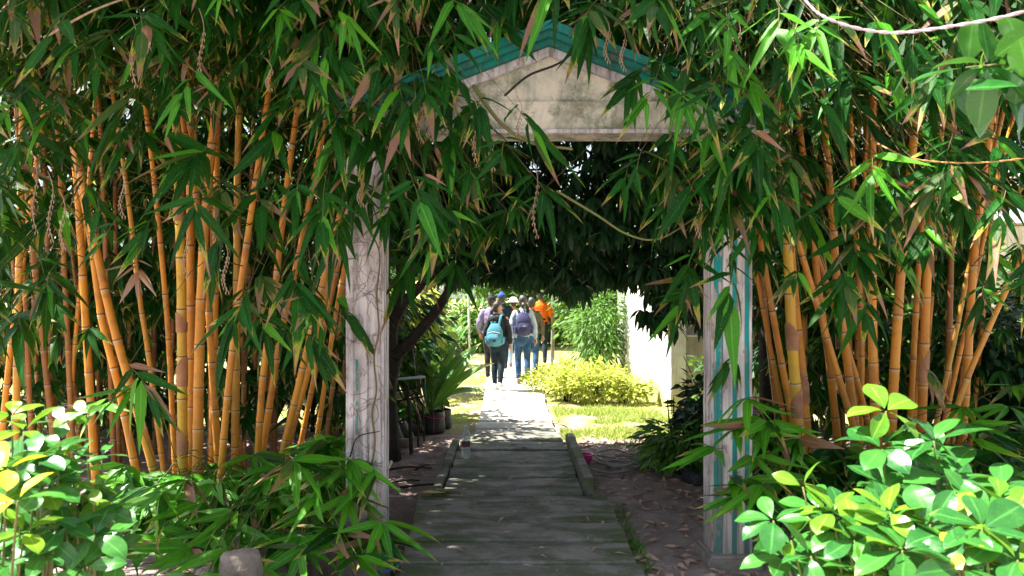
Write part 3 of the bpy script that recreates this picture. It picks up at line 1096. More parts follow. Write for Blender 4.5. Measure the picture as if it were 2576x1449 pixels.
def spray(hub,  n=6, L=0.28, mk='leaf', down=0.68, spread=1.05, side=None, out=None, mix=True, roll=0.35):
    c = host_for(hub, side)
    if c is None:
        return
    base = c['base']
    tp = twig_path(c, hub)
    bm = bmesh.new()
    loft(bm, [p - hub for p in tp], [0.0045 - 0.003 * i / 7 for i in range(8)], 4)
    tw = bm_obj('twig', bm, M['twig'], c['obj'], hub - base)
    if out is None:
        az = random.gauss(0, 0.6)
        out = Vector((math.sin(az), -math.cos(az), 0))
    e = (tp[-1] - tp[-2]).normalized()
    # the twig runs on through the fan, its leaves set alternately along it
    lean_ = random.gauss(0, 0.3) + (hub.x - c['base'].x) * 0.12
    sidev = Vector((0, 0, 1)).cross(out).normalized()
    ext = (out * 0.35 + Vector((0, 0, -0.7)) + sidev * lean_).normalized() * L * U(0.15, 0.6)
    bm = bmesh.new()
    loft(bm, [Vector((0, 0, 0)), ext * 0.5 + Vector((0, 0, 0.01)), ext], [0.0018, 0.0014, 0.001], 4)
    bm_obj('tip', bm, M['stem_green'], tw)
    fd = fan_dirs(n, out, down, spread)
    nn = max(1, len(fd) - 1)
    for q_, (d, a) in enumerate(sorted(fd, key=lambda t: -abs(t[1]))):
        e = -ext * (q_ / nn)
        d = (d + sidev * lean_ * 0.8).normalized()
        k = mk
        if mix and mk == 'leaf':
            r = random.random()
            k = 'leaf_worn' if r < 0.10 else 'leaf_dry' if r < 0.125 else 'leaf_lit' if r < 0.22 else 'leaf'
        put_leaf(k, tw, hub, hub - e, d, L * (0.68 if k == 'leaf_dry' else 1) * (1 - 0.2 * abs(a) / 1.2) * U(0.6, 1.15), U(0.72, 1.08), roll, tip=(-1.2, -0.25))
    c['nleaf'] += n


def ux(L, d):
    return L / F * d


hand = [  # hub X, Y, d, length in picture units, n, kind, spread
    (235, 118, 4.3, 135, 5, 'leaf', 0.95), (425, 128, 4.5, 110, 5, 'leaf', 0.9), (622, 140, 4.5, 115, 6, 'leaf', 1.0),
    (492, 178, 4.3, 165, 5, 'leaf_lit', 0.75), (325, 350, 4.4, 135, 6, 'leaf', 0.9), (245, 505, 4.4, 120, 7, 'leaf', 1.0),
    (560, 452, 4.5, 145, 8, 'leaf_worn', 1.0), (850, 150, 4.3, 125, 4, 'leaf_lit', 1.0), (1140, 0, 4.2, 175, 7, 'leaf_lit', 0.95),
    (560, -30, 4.2, 90, 5, 'leaf_lit', 0.9), (1005, 250, 4.6, 130, 6, 'leaf_worn', 0.8), (830, 432, 4.5, 140, 6, 'leaf', 1.1),
    (965, 440, 4.5, 150, 7, 'leaf', 0.9), (1340, 440, 4.35, 165, 8, 'leaf', 1.05), (1300, 270, 4.3, 170, 7, 'leaf', 0.9),
    (1650, 195, 4.2, 150, 8, 'leaf_lit', 1.25), (2000, 75, 3.7, 170, 7, 'leaf_lit', 1.15), (1835, 30, 4.2, 120, 5, 'leaf_lit', 0.9),
    (2235, 185, 4.1, 150, 7, 'leaf_lit', 1.0), (2195, 390, 4.1, 170, 7, 'leaf_lit', 1.0), (1975, 180, 4.3, 120, 6, 'leaf', 1.0),
    (1885, 460, 4.4, 150, 7, 'leaf', 1.1), (1905, 530, 4.4, 140, 6, 'leaf', 0.9), (2145, 590, 4.4, 190, 9, 'leaf', 0.95),
    (345, 655, 4.6, 130, 8, 'leaf_dry', 1.15), (655, 690, 4.5, 150, 5, 'leaf_worn', 0.8), (625, 720, 4.4, 200, 6, 'leaf', 0.75),
    (650, 790, 4.4, 150, 5, 'leaf', 0.7), (695, 450, 4.6, 130, 6, 'leaf', 1.0), (100, 650, 4.5, 125, 5, 'leaf', 1.1), (40, 250, 4.2, 130, 5, 'leaf_lit', 0.8),
    (30, 20, 3.9, 130, 6, 'leaf_worn', 0.9), (815, 745, 4.6, 110, 4, 'leaf', 0.8), (2475, 720, 4.8, 130, 6, 'leaf', 0.9),
    (1690, 410, 4.5, 140, 6, 'leaf_worn', 0.8), (1560, 40, 4.4, 100, 6, 'leaf_worn', 0.9), (1740, 640, 4.6, 150, 6, 'leaf', 0.9),
    (2340, 440, 4.3, 130, 6, 'leaf', 0.9), (2500, 330, 4.2, 150, 6, 'leaf', 0.9), (1990, 380, 4.4, 130, 6, 'leaf', 1.0),
    (1080, 480, 4.6, 150, 7, 'leaf', 0.9), (760, 640, 4.7, 120, 5, 'leaf', 0.9), (700, 20, 4.3, 120, 6, 'leaf_lit', 0.9),
    (2330, 930, 5.2, 130, 6, 'leaf_worn', 0.8), (2120, 700, 4.7, 150, 7, 'leaf', 0.8),
    (900, 320, 4.5, 150, 7, 'leaf', 0.9), (935, 405, 4.5, 150, 6, 'leaf', 0.9), (880, 240, 4.4, 150, 7, 'leaf', 1.0), (970, 290, 4.5, 140, 6, 'leaf', 1.0),
    (1010, 370, 4.6, 150, 7, 'leaf', 0.9), (850, 340, 4.5, 140, 6, 'leaf_worn', 0.9), (925, 480, 4.6, 110, 5, 'leaf', 0.8), (1030, 110, 4.4, 160, 7, 'leaf', 0.9),
    (1120, 230, 4.4, 140, 6, 'leaf', 0.9), (960, 110, 4.3, 150, 7, 'leaf', 0.9), (1110, 150, 4.4, 150, 6, 'leaf', 0.9), (900, 170, 4.4, 150, 6, 'leaf', 1.0),
    (1850, 280, 4.4, 150, 7, 'leaf', 0.9), (1820, 370, 4.5, 150, 7, 'leaf', 0.9), (1875, 400, 4.5, 140, 6, 'leaf', 0.9), (1800, 450, 4.5, 150, 7, 'leaf', 0.9),
    (1865, 520, 4.5, 140, 6, 'leaf', 0.8), (1780, 320, 4.4, 140, 6, 'leaf', 1.0), (1790, 200, 4.4, 150, 7, 'leaf', 1.0), (1740, 130, 4.4, 150, 7, 'leaf', 1.0), (1870, 180, 4.3, 150, 7, 'leaf_lit', 1.0),
    (1840, 590, 4.6, 110, 5, 'leaf', 0.8),
    (1060, 180, 4.3, 160, 7, 'leaf', 0.9), (1000, 200, 4.3, 160, 7, 'leaf', 0.9), (930, 260, 4.3, 160, 7, 'leaf', 0.9), (1080, 90, 4.3, 150, 6, 'leaf', 0.9), (1130, 310, 4.5, 150, 6, 'leaf', 0.8),
    (860, 440, 4.5, 150, 7, 'leaf', 0.9), (980, 520, 4.5, 130, 6, 'leaf', 0.8), (900, 520, 4.6, 100, 5, 'leaf', 0.8), (1080, 350, 4.4, 150, 7, 'leaf', 0.9), (1160, 400, 4.5, 150, 7, 'leaf', 0.9),
    (1720, 230, 4.2, 150, 7, 'leaf_lit', 1.0), (1760, 420, 4.4, 160, 7, 'leaf', 0.9), (1690, 500, 4.5, 150, 7, 'leaf', 0.9), (1830, 120, 4.2, 150, 7, 'leaf_lit', 0.9), (1900, 310, 4.2, 150, 7, 'leaf', 0.9),
    (2060, 50, 3.7, 180, 6, 'leaf_lit', 1.2), (1960, 20, 3.8, 170, 6, 'leaf_lit', 0.9), (2110, 20, 3.8, 170, 6, 'leaf', 0.9), (2200, 40, 3.9, 180, 6, 'leaf_lit', 0.8), (2300, 60, 3.9, 170, 6, 'leaf', 0.8),
    (2400, 150, 3.9, 170, 6, 'leaf', 0.9), (2060, 250, 4.0, 160, 7, 'leaf', 0.9), (2400, 420, 4.0, 170, 5, 'leaf_worn', 0.7), (2530, 480, 4.0, 180, 6, 'leaf', 0.8), (2100, 480, 4.2, 150, 6, 'leaf', 0.9),
    (830, 250, 4.3, 150, 8, 'leaf', 1.1), (800, 180, 4.3, 150, 7, 'leaf', 1.0), (870, 300, 4.4, 150, 7, 'leaf_lit', 1.1), (1140, 80, 4.3, 130, 7, 'leaf', 1.1), (1870, 230, 4.4, 140, 7, 'leaf', 1.1), (1680, 330, 4.4, 130, 7, 'leaf', 1.0), (1760, 520, 4.5, 150, 8, 'leaf', 1.0), (1140, 500, 4.5, 140, 7, 'leaf', 1.0),
    (170, 30, 3.9, 180, 5, 'leaf', 0.8), (60, 330, 4.0, 160, 5, 'leaf', 0.8), (350, 20, 4.0, 150, 6, 'leaf', 0.9), (760, 150, 4.1, 150, 6, 'leaf', 0.9), (860, 30, 4.0, 150, 6, 'leaf_lit', 0.9), (1000, -20, 4.0, 150, 6, 'leaf_worn', 0.8),
    (150, 690, 4.8, 130, 6, 'leaf', 0.9),
]
for X, Y, d, Lp, n, k, sp in hand:
    spray(P(X, Y, d), n, ux(Lp, d), k, spread=sp, down=0.66)

DENS = [
    "99999999999843378999999999",
    "99999988888710004799999999",
    "88886556799800005999998888",
    "77764324689930014799657888",
    "55532325799874212599555666",
    "44431454699742012579856652",
    "43231154454410002569335324",
    "42410035520000000532132013",
    "34310054100000000020010001",
    "11110020000000000021100111",
]
SC = 99.0


def dens(X, Y):
    i, j = int(X // SC), int(Y // SC)
    if j < 0:
        return 9
    if j >= len(DENS) or i < 0 or i > 25:
        return 6 if j < 8 else 1
    return int(DENS[j][i])


for j in range(-1, 10):
    for i in range(-1, 27):
        for _ in range(5):
            X, Y = (i + random.random()) * SC, (j + random.random()) * SC - 55
            if random.random() < dens(X, Y + 55) * 0.046:
                d = U(4.1, 4.85) if random.random() < 0.6 else U(4.8, 5.5)
                spray(P(X, Y, d), random.choice((6, 7, 8, 9)), U(0.22, 0.44), 'leaf', down=U(0.5, 0.8), spread=U(0.65, 1.3))

# shoots spreading low from the foot of the clumps
GD_ = {"L": [(250, 1000, 2), (150, 1180, 1)]}
low = []
LOW = [  # rows 965.. in steps of 99: where leafy shoots stand at the foot of the clumps
    "00220000100000000021100233",
    "00011011410000000014323345",
    "00035556630000000013443334",
    "00035655330000000003433445",
    "00014633230000000000223333",
]
for j, row in enumerate(LOW):
    for i, ch in enumerate(row):
        for _ in range(3):
            if random.random() < int(ch) * 0.13:
                X, Y = (i + random.random()) * SC, 965 + (j + random.random()) * SC
                low.append((X, Y))
low += [(520, 1290), (600, 1330), (700, 1250), (800, 1200), (850, 1330), (930, 1310), (420, 1280), (480, 1380), (760, 1380), (880, 1250), (900, 1400),
        (400, 1330), (540, 1350), (640, 1270), (740, 1160), (820, 1110), (860, 1180), (690, 1340), (780, 1290), (930, 1360), (450, 1240),
        (1880, 1000), (1850, 1080), (1800, 1130), (1900, 1150), (1960, 1200), (2050, 1230), (1840, 1200), (1980, 1080), (1870, 1250), (1930, 1060), (2080, 1150), (2000, 1260)]
for X, Y in low:
    d = min(U(4.6, 5.8), F * (CH - 0.12) / (Y - HY) - U(0.0, 0.3)) if Y > 1150 or 1750 < X < 2000 else U(5.2, 6.2)
    if 1750 < X < 1950 or 840 < X < 1000:
        d = min(d, 4.75)
    hub = P(X, Y, d)
    hub.z = max(hub.z, 0.10)
    az = random.gauss(0, 0.9)
    out = Vector((math.sin(az), -math.cos(az), 0))
    c = host_for(hub)
    if c is None:
        continue
    mk = 'leaf'
    n = random.choice((5, 6, 7))
    a = Vector((c['base'].x, c['base'].y, 0.05)) if hub.z < 0.8 else None
    # the shoot rises from the culm's foot
    bm = bmesh.new()
    b0 = Vector((c['base'].x, c['base'].y, U(0.0, 0.15)))
    if (b0 - hub).length > 1.6:
        b0 = hub + (b0 - hub).normalized() * 1.6
        b0.z = -0.05
    tp = smooth_pts([b0, b0.lerp(hub, 0.5) + Vector((0, 0, 0.22)), hub], 8)
    loft(bm, [p - hub for p in tp], [0.005 - 0.003 * q / 7 for q in range(8)], 4)
    tw = bm_obj('shoot', bm, M['stem_green'], c['obj'], hub - c['base'])
    for dd, a in fan_dirs(n, out, U(0.15, 0.5), 1.2):
        r = random.random()
        k = 'leaf_worn' if r < 0.12 else 'leaf_dry' if r < 0.15 else 'leaf_lit' if r < 0.85 else 'leaf'  # most low leaves get the green with skylight painted in
        put_leaf(k, tw, hub, hub, dd, U(0.27, 0.40), U(0.8, 1.1), 0.5, tip=(-1.0, 0.1))
    c['nleaf'] += n


# ------------------------------------------------------------------ denser foliage deeper in and above, culm by culm
def sprays_arrays(hubs, Lr, n=6, down=0.68):
    pos, dr, ln, ti = [], [], [], []
    for h in hubs:
        az = random.gauss(0, 0.9)
        out = Vector((math.sin(az), -math.cos(az), 0))
        for d, a in fan_dirs(n, out, down + U(-.15, .1), 1.1):
            pos.append(h)
            dr.append(d)
            ln.append(U(*Lr))
            ti.append(random.random())
    return pos, dr, ln, ti


def add_foliage(hubs_by_culm, Lr, n, mk='leaf', down=0.68):
    for c, hubs in hubs_by_culm:
        if not hubs:
            continue
        pos, dr, ln, ti = sprays_arrays([h - c['base'] for h in hubs], Lr, n, down)
        o = mass('foliage', BAMBOO_LO, leaf_mats(pos, dr, ln, tip=-0.45), ti, M[mk], c['obj'])
        tag(o, kind='stuff')


def assign(hubs, side=None):
    out = {}
    for h in hubs:
        s = side or ('L' if h.x < 0.15 else 'R')
        cs = CULMS[s]
        best = min(cs, key=lambda c: abs(c['base'].x + (c['path'][-1].x - c['base'].x) * min(1, max(0, h.z / 6)) - h.x) + 0.3 * abs(c['base'].y - h.y))
        out.setdefault(id(best), (best, []))[1].append(h)
    return list(out.values())


hubs = []
for j in range(-1, 10):
    for i in range(-2, 28):
        for _ in range(5):
            X, Y = (i + random.random()) * SC, (j + random.random()) * SC - 45
            if random.random() < (dens(X, Y + 45) / 9) ** 2.2 * (0.9 if j < 2 else 0.28 if X < 900 or X > 1900 else 0.6):
                hubs.append(P(X, Y, U(5.4, 7.0)))
add_foliage(assign(hubs), (0.22, 0.36), 6)
# the dark back of the clumps
hubs = []
for k in range(4500):
    X = U(-250, 960) if k % 5 < 3 else U(1880, 2800)
    Y = U(-160, 1060)
    if k > 3300:
        X, Y = (U(250, 930), U(150, 760)) if k % 2 else (U(2050, 2460), U(330, 700))
    elif k > 2500:
        Y = U(-160, 460)
        X = U(-250, 300) if k % 2 else U(2200, 2900)
    if Y > 420 and random.random() < 0.25:
        continue
    if X > 2460 and Y > 470 and random.random() < 0.75:
        continue
    hubs.append(P(X, Y, U(7.4, 9.1)))
add_foliage(assign(hubs), (0.2, 0.34), 6, 'leaf')
# mostly unseen leafy tops arching over the gate, thickened to shade the path
hubs = []
for k in range(3300):
    s = random.random()
    if s < 0.68:
        h = Vector((random.gauss(-2.2, 1.35), random.gauss(6.0, 1.0), U(3.3, 6.8)))
    else:
        h = Vector((random.gauss(2.7, 1.1), random.gauss(6.1, 0.8), U(3.3, 6.4)))
    if h.y < 4.4:
        continue
    hubs.append(h)
add_foliage(assign(hubs), (0.26, 0.4), 7)
hubs = []  # extra leaves added above view to keep sun off the front left
for k in range(560):
    hubs.append(Vector((U(-4.2, -0.3), U(3.9, 4.7), U(3.7, 6.2))))
add_foliage(assign(hubs), (0.26, 0.4), 7)
# low thick leaves behind the shoots
hubs = []
for k in range(420):
    X = U(300, 860) if k % 2 else U(1830, 2600)
    Y = (np.interp(X, [300, 450, 500, 640, 700, 860], [1140, 1240, 1260, 1230, 1150, 1080]) if X < 900 else np.interp(X, [1830, 1950, 2010, 2100, 2250, 2600], [1000, 1060, 1160, 1100, 1120, 1060])) + U(10, 230)
    d = U(5.6, 6.6)
    h = P(X, Y, d)
    if h.z < 0.04:
        h.z = U(0.04, 0.25)
    hubs.append(h)
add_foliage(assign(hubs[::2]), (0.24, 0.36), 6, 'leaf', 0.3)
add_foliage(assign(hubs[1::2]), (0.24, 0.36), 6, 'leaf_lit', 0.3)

# hanging dry flower spikes among the leaves
def spike(X, Y, d, Lp):
    h = P(X, Y, d)
    c = host_for(h)
    if c is None:
        return
    bm = bmesh.new()
    n = 12
    L = ux(Lp, d)
    pts = [Vector((0.02 * math.sin(i * 0.5) + 0.03 * i / n, 0.0, -L * i / n)) for i in range(n + 1)]
    loft(bm, pts, [0.0022] * (n + 1), 4)
    for i in range(4, n + 1):
        for s in (-1, 1):
            q = pts[i]
            loft(bm, [q, q + Vector((s * 0.008, U(-.006, .006), -0.012)), q + Vector((s * 0.006, 0, -0.026))], [0.001, 0.0034, 0.001], 4)
    bm_obj('flower_spike', bm, M['twig_dry'], c['obj'], h - c['base'])


for X, Y, Lp in ((330, 40, 170), (500, 20, 180), (150, 480, 140), (460, 560, 130), (560, 600, 130), (670, 150, 70), (790, 640, 110), (900, 430, 80), (1190, 240, 170),
                 (1300, 240, 110), (1340, 400, 190), (1230, 300, 120), (1850, 40, 120), (2040, 30, 110), (2330, 300, 120), (2270, 180, 110), (1050, 260, 90), (80, 380, 200), (120, 430, 170), (1750, 470, 120), (2480, 450, 110), (1520, 40, 110), (1560, 60, 110), (300, 420, 120)):
    spike(X, Y, U(4.2, 4.6), Lp)
# ------------------------------------------------------------------ walls and house behind
def wbox(bm, x0, x1, y0, y1, z0, z1, o, bevel=0.006):
    return add_box(bm, Vector(((x0 + x1) / 2, (y0 + y1) / 2, (z0 + z1) / 2)) - o, (x1 - x0, y1 - y0, z1 - z0), bevel=bevel)


o0 = Vector((2.3, 11.4, 0))
ww = empty('garden_wall', o0)
tag(ww, 'sunlit white garden wall running back beside the yellow-green bush', 'wall')
bm = bmesh.new()
wbox(bm, 2.262, 2.42, 11.36, 17.2, -0.2, 2.15, o0)
rough(bm, 0.006, 2, 0.5)
bm_obj('wall_panel', bm, M['wall_white'], ww)
bm = bmesh.new()
wbox(bm, 2.235, 2.45, 11.30, 11.50, -0.2, 2.25, o0)
rough(bm, 0.005, 4, 0.4)
bm_obj('pillar', bm, M['wall_white'], ww)
bm = bmesh.new()
wbox(bm, 2.235, 2.45, 11.502, 17.25, 2.152, 2.21, o0)
bm_obj('coping', bm, M['wall_white'], ww)

o0 = Vector((3.6, 11.5, 0))
gw = empty('garden_wall', o0)
tag(gw, 'shaded beige cement wall with a ledge halfway up, right of the white pillar', 'wall')
bm = bmesh.new()
wbox(bm, 2.452, 4.9, 11.44, 11.62, -0.2, 2.3, o0)
rough(bm, 0.006, 2, 0.5)
bm_obj('wall_panel', bm, M['wall_grey'], gw)
bm = bmesh.new()
wbox(bm, 2.452, 4.9, 11.385, 11.438, -0.2, 1.02, o0)
rough(bm, 0.006, 2, 0.5)
bm_obj('wall_panel', bm, M['wall_grey'], gw)
bm = bmesh.new()
wbox(bm, 2.452, 4.9, 11.36, 11.437, 1.022, 1.05, o0)
bm_obj('ledge', bm, M['wall_white'], gw)

o0 = Vector((9.5, 16, 0))
hs = empty('house', o0)
tag(hs, 'pale plastered house glimpsed through the leaves at the right edge', 'house')
bm = bmesh.new()
wbox(bm, 6.6, 13, 16, 21, -0.1, 3.0, o0)
bm_obj('wall', bm, M['wall_white'], hs)
bm = bmesh.new()
q = [(6.2, 15.5, 3.01), (13.4, 15.5, 3.01), (13.4, 21.5, 3.01), (6.2, 21.5, 3.01), (6.2, 18.5, 4.5), (13.4, 18.5, 4.5)]
vs = [bm.verts.new(Vector(p) - o0) for p in q]
for f in ((0, 1, 5, 4), (2, 3, 4, 5), (1, 2, 5), (3, 0, 4), (3, 2, 1, 0)):
    bm.faces.new([vs[i] for i in f])
bm_obj('roof', bm, simple('roof_sheet', (0.35, 0.36, 0.38), (0.25, 0.2, 0.17), 3), hs)
for wx in (7.6, 9.8, 11.6):
    bm = bmesh.new()
    wbox(bm, wx, wx + 0.9, 15.95, 15.997, 1.0, 2.1, o0)
    wf = bm_obj('window', bm, M['wall_grey'], hs)
    bm = bmesh.new()
    wbox(bm, wx + 0.06, wx + 0.84, 15.93, 15.948, 1.06, 2.04, o0, 0.002)
    bm_obj('pane', bm, simple('dark_pane', (0.03, 0.04, 0.05), None, 3, 0.1), wf)

# ------------------------------------------------------------------ trees
DR_P = [(900, 600), (960, 650), (1050, 690), (1130, 735), (1200, 715), (1260, 725), (1320, 735), (1390, 742), (1450, 778), (1500, 735), (1560, 725), (1600, 735), (1690, 750), (1740, 715), (1800, 700), (1900, 560)]


def bottom_z(x):
    X = x / 8.0 * F + CX
    Yb = np.interp(X, [p[0] for p in DR_P], [p[1] for p in DR_P])
    return CH - (Yb - HY) / F * 8.0


tree = empty('shade_tree', (-1.2, 8.1, 0))
TL = Vector((-1.2, 8.1, 0))
tag(tree, 'dark leaning tree with a forked trunk just inside the gateway, its crown roofing the path', 'tree')
tk = [Vector((-1.22, 8.1, -0.1)), P(975, 1000, 8.1), P(985, 930, 8.05), P(1000, 880, 8.0)]
tube_obj('trunk', tk, [0.11, 0.10, 0.09, 0.085, 0.08, 0.078, 0.075, 0.075], M['bark'], tree, 10, 8, TL)
l1 = [P(992, 900, 8.0), P(1040, 850, 7.95), P(1095, 785, 7.9), P(1135, 720, 7.9), P(1200, 600, 8.0), P(1300, 440, 8.2)]
tube_obj('limb', l1, (0.062, 0.028), M['bark'], tree, 8, 20, TL)
l2 = [P(988, 930, 8.02), P(985, 840, 8.0), P(1010, 770, 7.9), P(1060, 715, 7.8), P(1090, 640, 7.6), P(1060, 480, 7.4)]
tube_obj('limb', l2, (0.07, 0.028), M['bark'], tree, 8, 20, TL)
l3 = [P(1010, 770, 7.9), P(1000, 640, 8.2), P(950, 480, 8.6)]
tube_obj('limb', l3, (0.05, 0.02), M['bark'], tree, 8, 12, TL)
for k in range(12):
    a = P(U(1080, 1330), U(440, 640), U(7.8, 8.2))
    b = a + Vector((U(-.6, 1.4), U(-1, 1), U(0, 0.5)))
    c = b + Vector((U(-.2, .4), U(-.3, .3), U(-.7, -.2)))
    tube_obj('branch', [P(1200, 600, 8.0), a, b, c], (0.02, 0.004), M['bark'], tree, 5, 14, TL)
hubs = []
while len(hubs) < 6400:
    x, y = U(-1.55, 2.7), U(6.0, 9.2)
    zb = bottom_z(x)
    ex = ((x - 0.5) / 2.3) ** 2 + ((y - 8.0) / 1.8) ** 2
    if ex > 1:
        continue
    h = zb + 0.14 + (random.random() ** 1.5) * 4.2
    if y < 7.0:
        h = max(h, 2.1 + U(0, 0.3))
    if h > 6.0:
        continue
    if noise.noise(Vector((x * 2.2, y * 2.2, h * 2.2))) < -0.36:
        continue
    hubs.append(Vector((x, y, h)) - TL)
pos, dr, ln, ti = sprays_arrays(hubs, (0.12, 0.20), 7, 0.8)
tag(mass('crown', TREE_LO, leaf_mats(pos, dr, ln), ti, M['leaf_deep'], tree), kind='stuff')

tree2 = empty('shade_tree', (2.75, 8.6, 0))
TL = Vector((2.75, 8.6, 0))
tag(tree2, 'dark tree behind the right gate column, one leafy branch drooping before the white wall', 'tree')
tube_obj('trunk', [Vector((2.75, 8.6, -0.1)), Vector((2.7, 8.5, 1.2)), Vector((2.5, 8.4, 2.4)), Vector((2.2, 8.3, 3.6))], (0.11, 0.06), M['bark'], tree2, 8, 14, TL)
tube_obj('limb', [Vector((2.65, 8.45, 1.5)), P(1800, 725, 8.2), P(1745, 765, 8.1), P(1690, 808, 8.0)], (0.04, 0.012), M['bark'], tree2, 6, 14, TL)
hubs = []
for k in range(420):
    t = random.random()
    q = P(1660 + 150 * t + U(-60, 40), 800 - 90 * t + U(-60, 20), 8.0 + U(-.5, .5))
    if random.random() < 0.75:
        q = Vector((U(1.7, 4.0), U(7.7, 9.6), U(2.3, 4.2)))
    hubs.append(q - TL)
for X, Y in ((1740, 640), (1755, 700), (1745, 760), (1765, 800), (1720, 690), (1770, 640), (1680, 770), (1650, 780), (1620, 770), (1700, 740)):
    for _ in range(3):
        hubs.append(P(X + U(-15, 15), Y + U(-15, 15), 7.6) - TL)
pos, dr, ln, ti = sprays_arrays(hubs, (0.13, 0.24), 7, 0.85)
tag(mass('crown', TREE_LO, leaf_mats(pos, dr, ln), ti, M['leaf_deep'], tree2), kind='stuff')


def clump_points(c, rad, nclump, per, cr, zmin=0.02):
    out = []
    cc = Vector(c)
    for _ in range(nclump):
        v = Vector((random.gauss(0, 1), random.gauss(0, 1), random.gauss(0, 1))).normalized() * (random.random() ** 0.4)
        k = cc + Vector((v.x * rad[0], v.y * rad[1], v.z * rad[2]))
        for _ in range(per):
            w = Vector((random.gauss(0, 1), random.gauss(0, 1), random.gauss(0, 0.8))) * cr
            p = k + w
            p.z = max(p.z, zmin)
            out.append((p, (v + w.normalized() * 0.7)))
    return out


def foliage(name, parent, base, pts, Lr, A, mat, droop=0.25, roll=0.5):
    pos = [p - base for p, v in pts]
    dr = [Vector((v.x, v.y, v.z * 0.6 - droop)) + Vector((U(-.5, .5), U(-.5, .5), U(-.3, .3))) for p, v in pts]
    ln = [U(*Lr) for _ in pts]
    return tag(mass(name, A, leaf_mats(pos, dr, ln, roll=roll), [random.random() for _ in pts], mat, parent), kind='stuff')


def far_tree(x, y, h, r, mat, label, A=ROUND_LO, L=(0.3, 0.5), n=70, per=26, squash=1.0):
    b = Vector((x, y, 0))
    t = empty('tree', b)
    tag(t, label, 'tree', 'trees standing behind the garden')
    tube_obj('trunk', [b + Vector((0, 0, -0.2)), b + Vector((U(-.2, .2), 0, h * 0.3)), b + Vector((U(-.4, .4), 0, h * 0.7))], (0.18, 0.07), M['bark'], t, 7, 8, b)
    for _ in range(4):
        tube_obj('limb', [b + Vector((0, 0, h * U(.25, .5))), b + Vector((U(-1, 1) * r * .4, U(-1, 1) * r * .4, h * 0.6)), b + Vector((U(-1, 1) * r * .8, U(-1, 1) * r * .6, h * U(.6, .9)))], (0.07, 0.02), M['bark'], t, 5, 8, b)
    foliage('crown', t, b, clump_points((x, y, h * 0.52), (r, r * 0.8, h * 0.48), n, per, r * 0.16, 0.05), L, A, mat)


far_tree(-9.5, 26, 7, 3.4, M['leaf_far'], 'broad green tree far behind the left clump')
far_tree(-4.6, 31, 6.5, 3.0, M['leaf_far'], 'bushy green tree behind the seedling rows left of the net shelter')
far_tree(-0.8, 38, 7.5, 3.2, M['leaf_far'], 'tall pale green tree straight behind the walking group')
far_tree(2.6, 30, 6.0, 2.6, M['leaf_far'], 'round green tree beyond the grey post')
far_tree(5.6, 25, 6.5, 2.8, M['leaf_far'], 'green tree beyond the end of the white wall')
far_tree(10.5, 30, 7, 3.2, M['leaf_far'], 'green tree behind the pale house')
far_tree(-14, 34, 8, 3.6, M['leaf_far'], 'large green tree farthest to the left')
far_tree(-3.9, 13.6, 4.6, 1.6, M['leaf_far'], 'leafy green tree close behind the left bamboo clump', n=60, per=34, L=(0.18, 0.3))
far_tree(-7.2, 13, 5.0, 2.2, M['leaf_deep'], 'dark green tree behind the far left culms', n=70, per=34, L=(0.2, 0.35))
far_tree(6.9, 12.5, 2.6, 1.3, M['leaf_far'], 'low green tree at the right edge below the pale house', n=50, per=34, L=(0.16, 0.28))

for hx, hy, hw, lb in ((-2.3, 9.9, 1.3, 'dense dark hedge right behind the middle of the left clump'), (-4.6, 9.8, 1.5, 'dense dark hedge behind the far left culms'), (-7.4, 9.6, 1.7, 'dense dark hedge beyond the left edge'), (3.6, 9.9, 0.85, 'dense dark hedge right behind the right clump')):
    b = Vector((hx, hy, 0))
    t_ = empty('hedge', b)
    tag(t_, lb, 'hedge', 'dark hedges behind the bamboo clumps')
    for _ in range(6):
        tube_obj('stem', [b + Vector((U(-1, 1) * hw * .7, U(-.2, .2), -.1)), b + Vector((U(-1, 1) * hw * .8, U(-.2, .2), 1.2)), b + Vector((U(-1, 1) * hw * .8, U(-.3, .3), 2.4))], (0.03, 0.012), M['bark'], t_, 6, 6, b)
    foliage('foliage', t_, b, clump_points((hx, hy, 1.7), (hw, 0.5, 1.75), 110, 40, 0.2, 0.03), (0.14, 0.26), TREE_LO, M['leaf_deep'], 0.5)
# ------------------------------------------------------------------ bushes and beds behind the gateway
def bush(name, base, label, cat, parts, stems=5, sh=0.5, group=None, stem_mat='bark'):
    b = Vector(base)
    t = empty(name, b)
    tag(t, label, cat, group)
    for _ in range(stems):
        tube_obj('stem', [b + Vector((U(-.08, .08), U(-.08, .08), -0.08)), b + Vector((U(-.2, .2) * sh, U(-.2, .2) * sh, sh * 0.5)), b + Vector((U(-.7, .7) * sh, U(-.5, .5) * sh, sh))], (0.014, 0.005), M[stem_mat], t, 5, 6, b)
    for c, rad, nc, per, cr, L, A, mat, droop in parts:
        foliage('foliage', t, b, clump_points(c, rad, nc, per, cr), L, A, M[mat], droop)
    return t


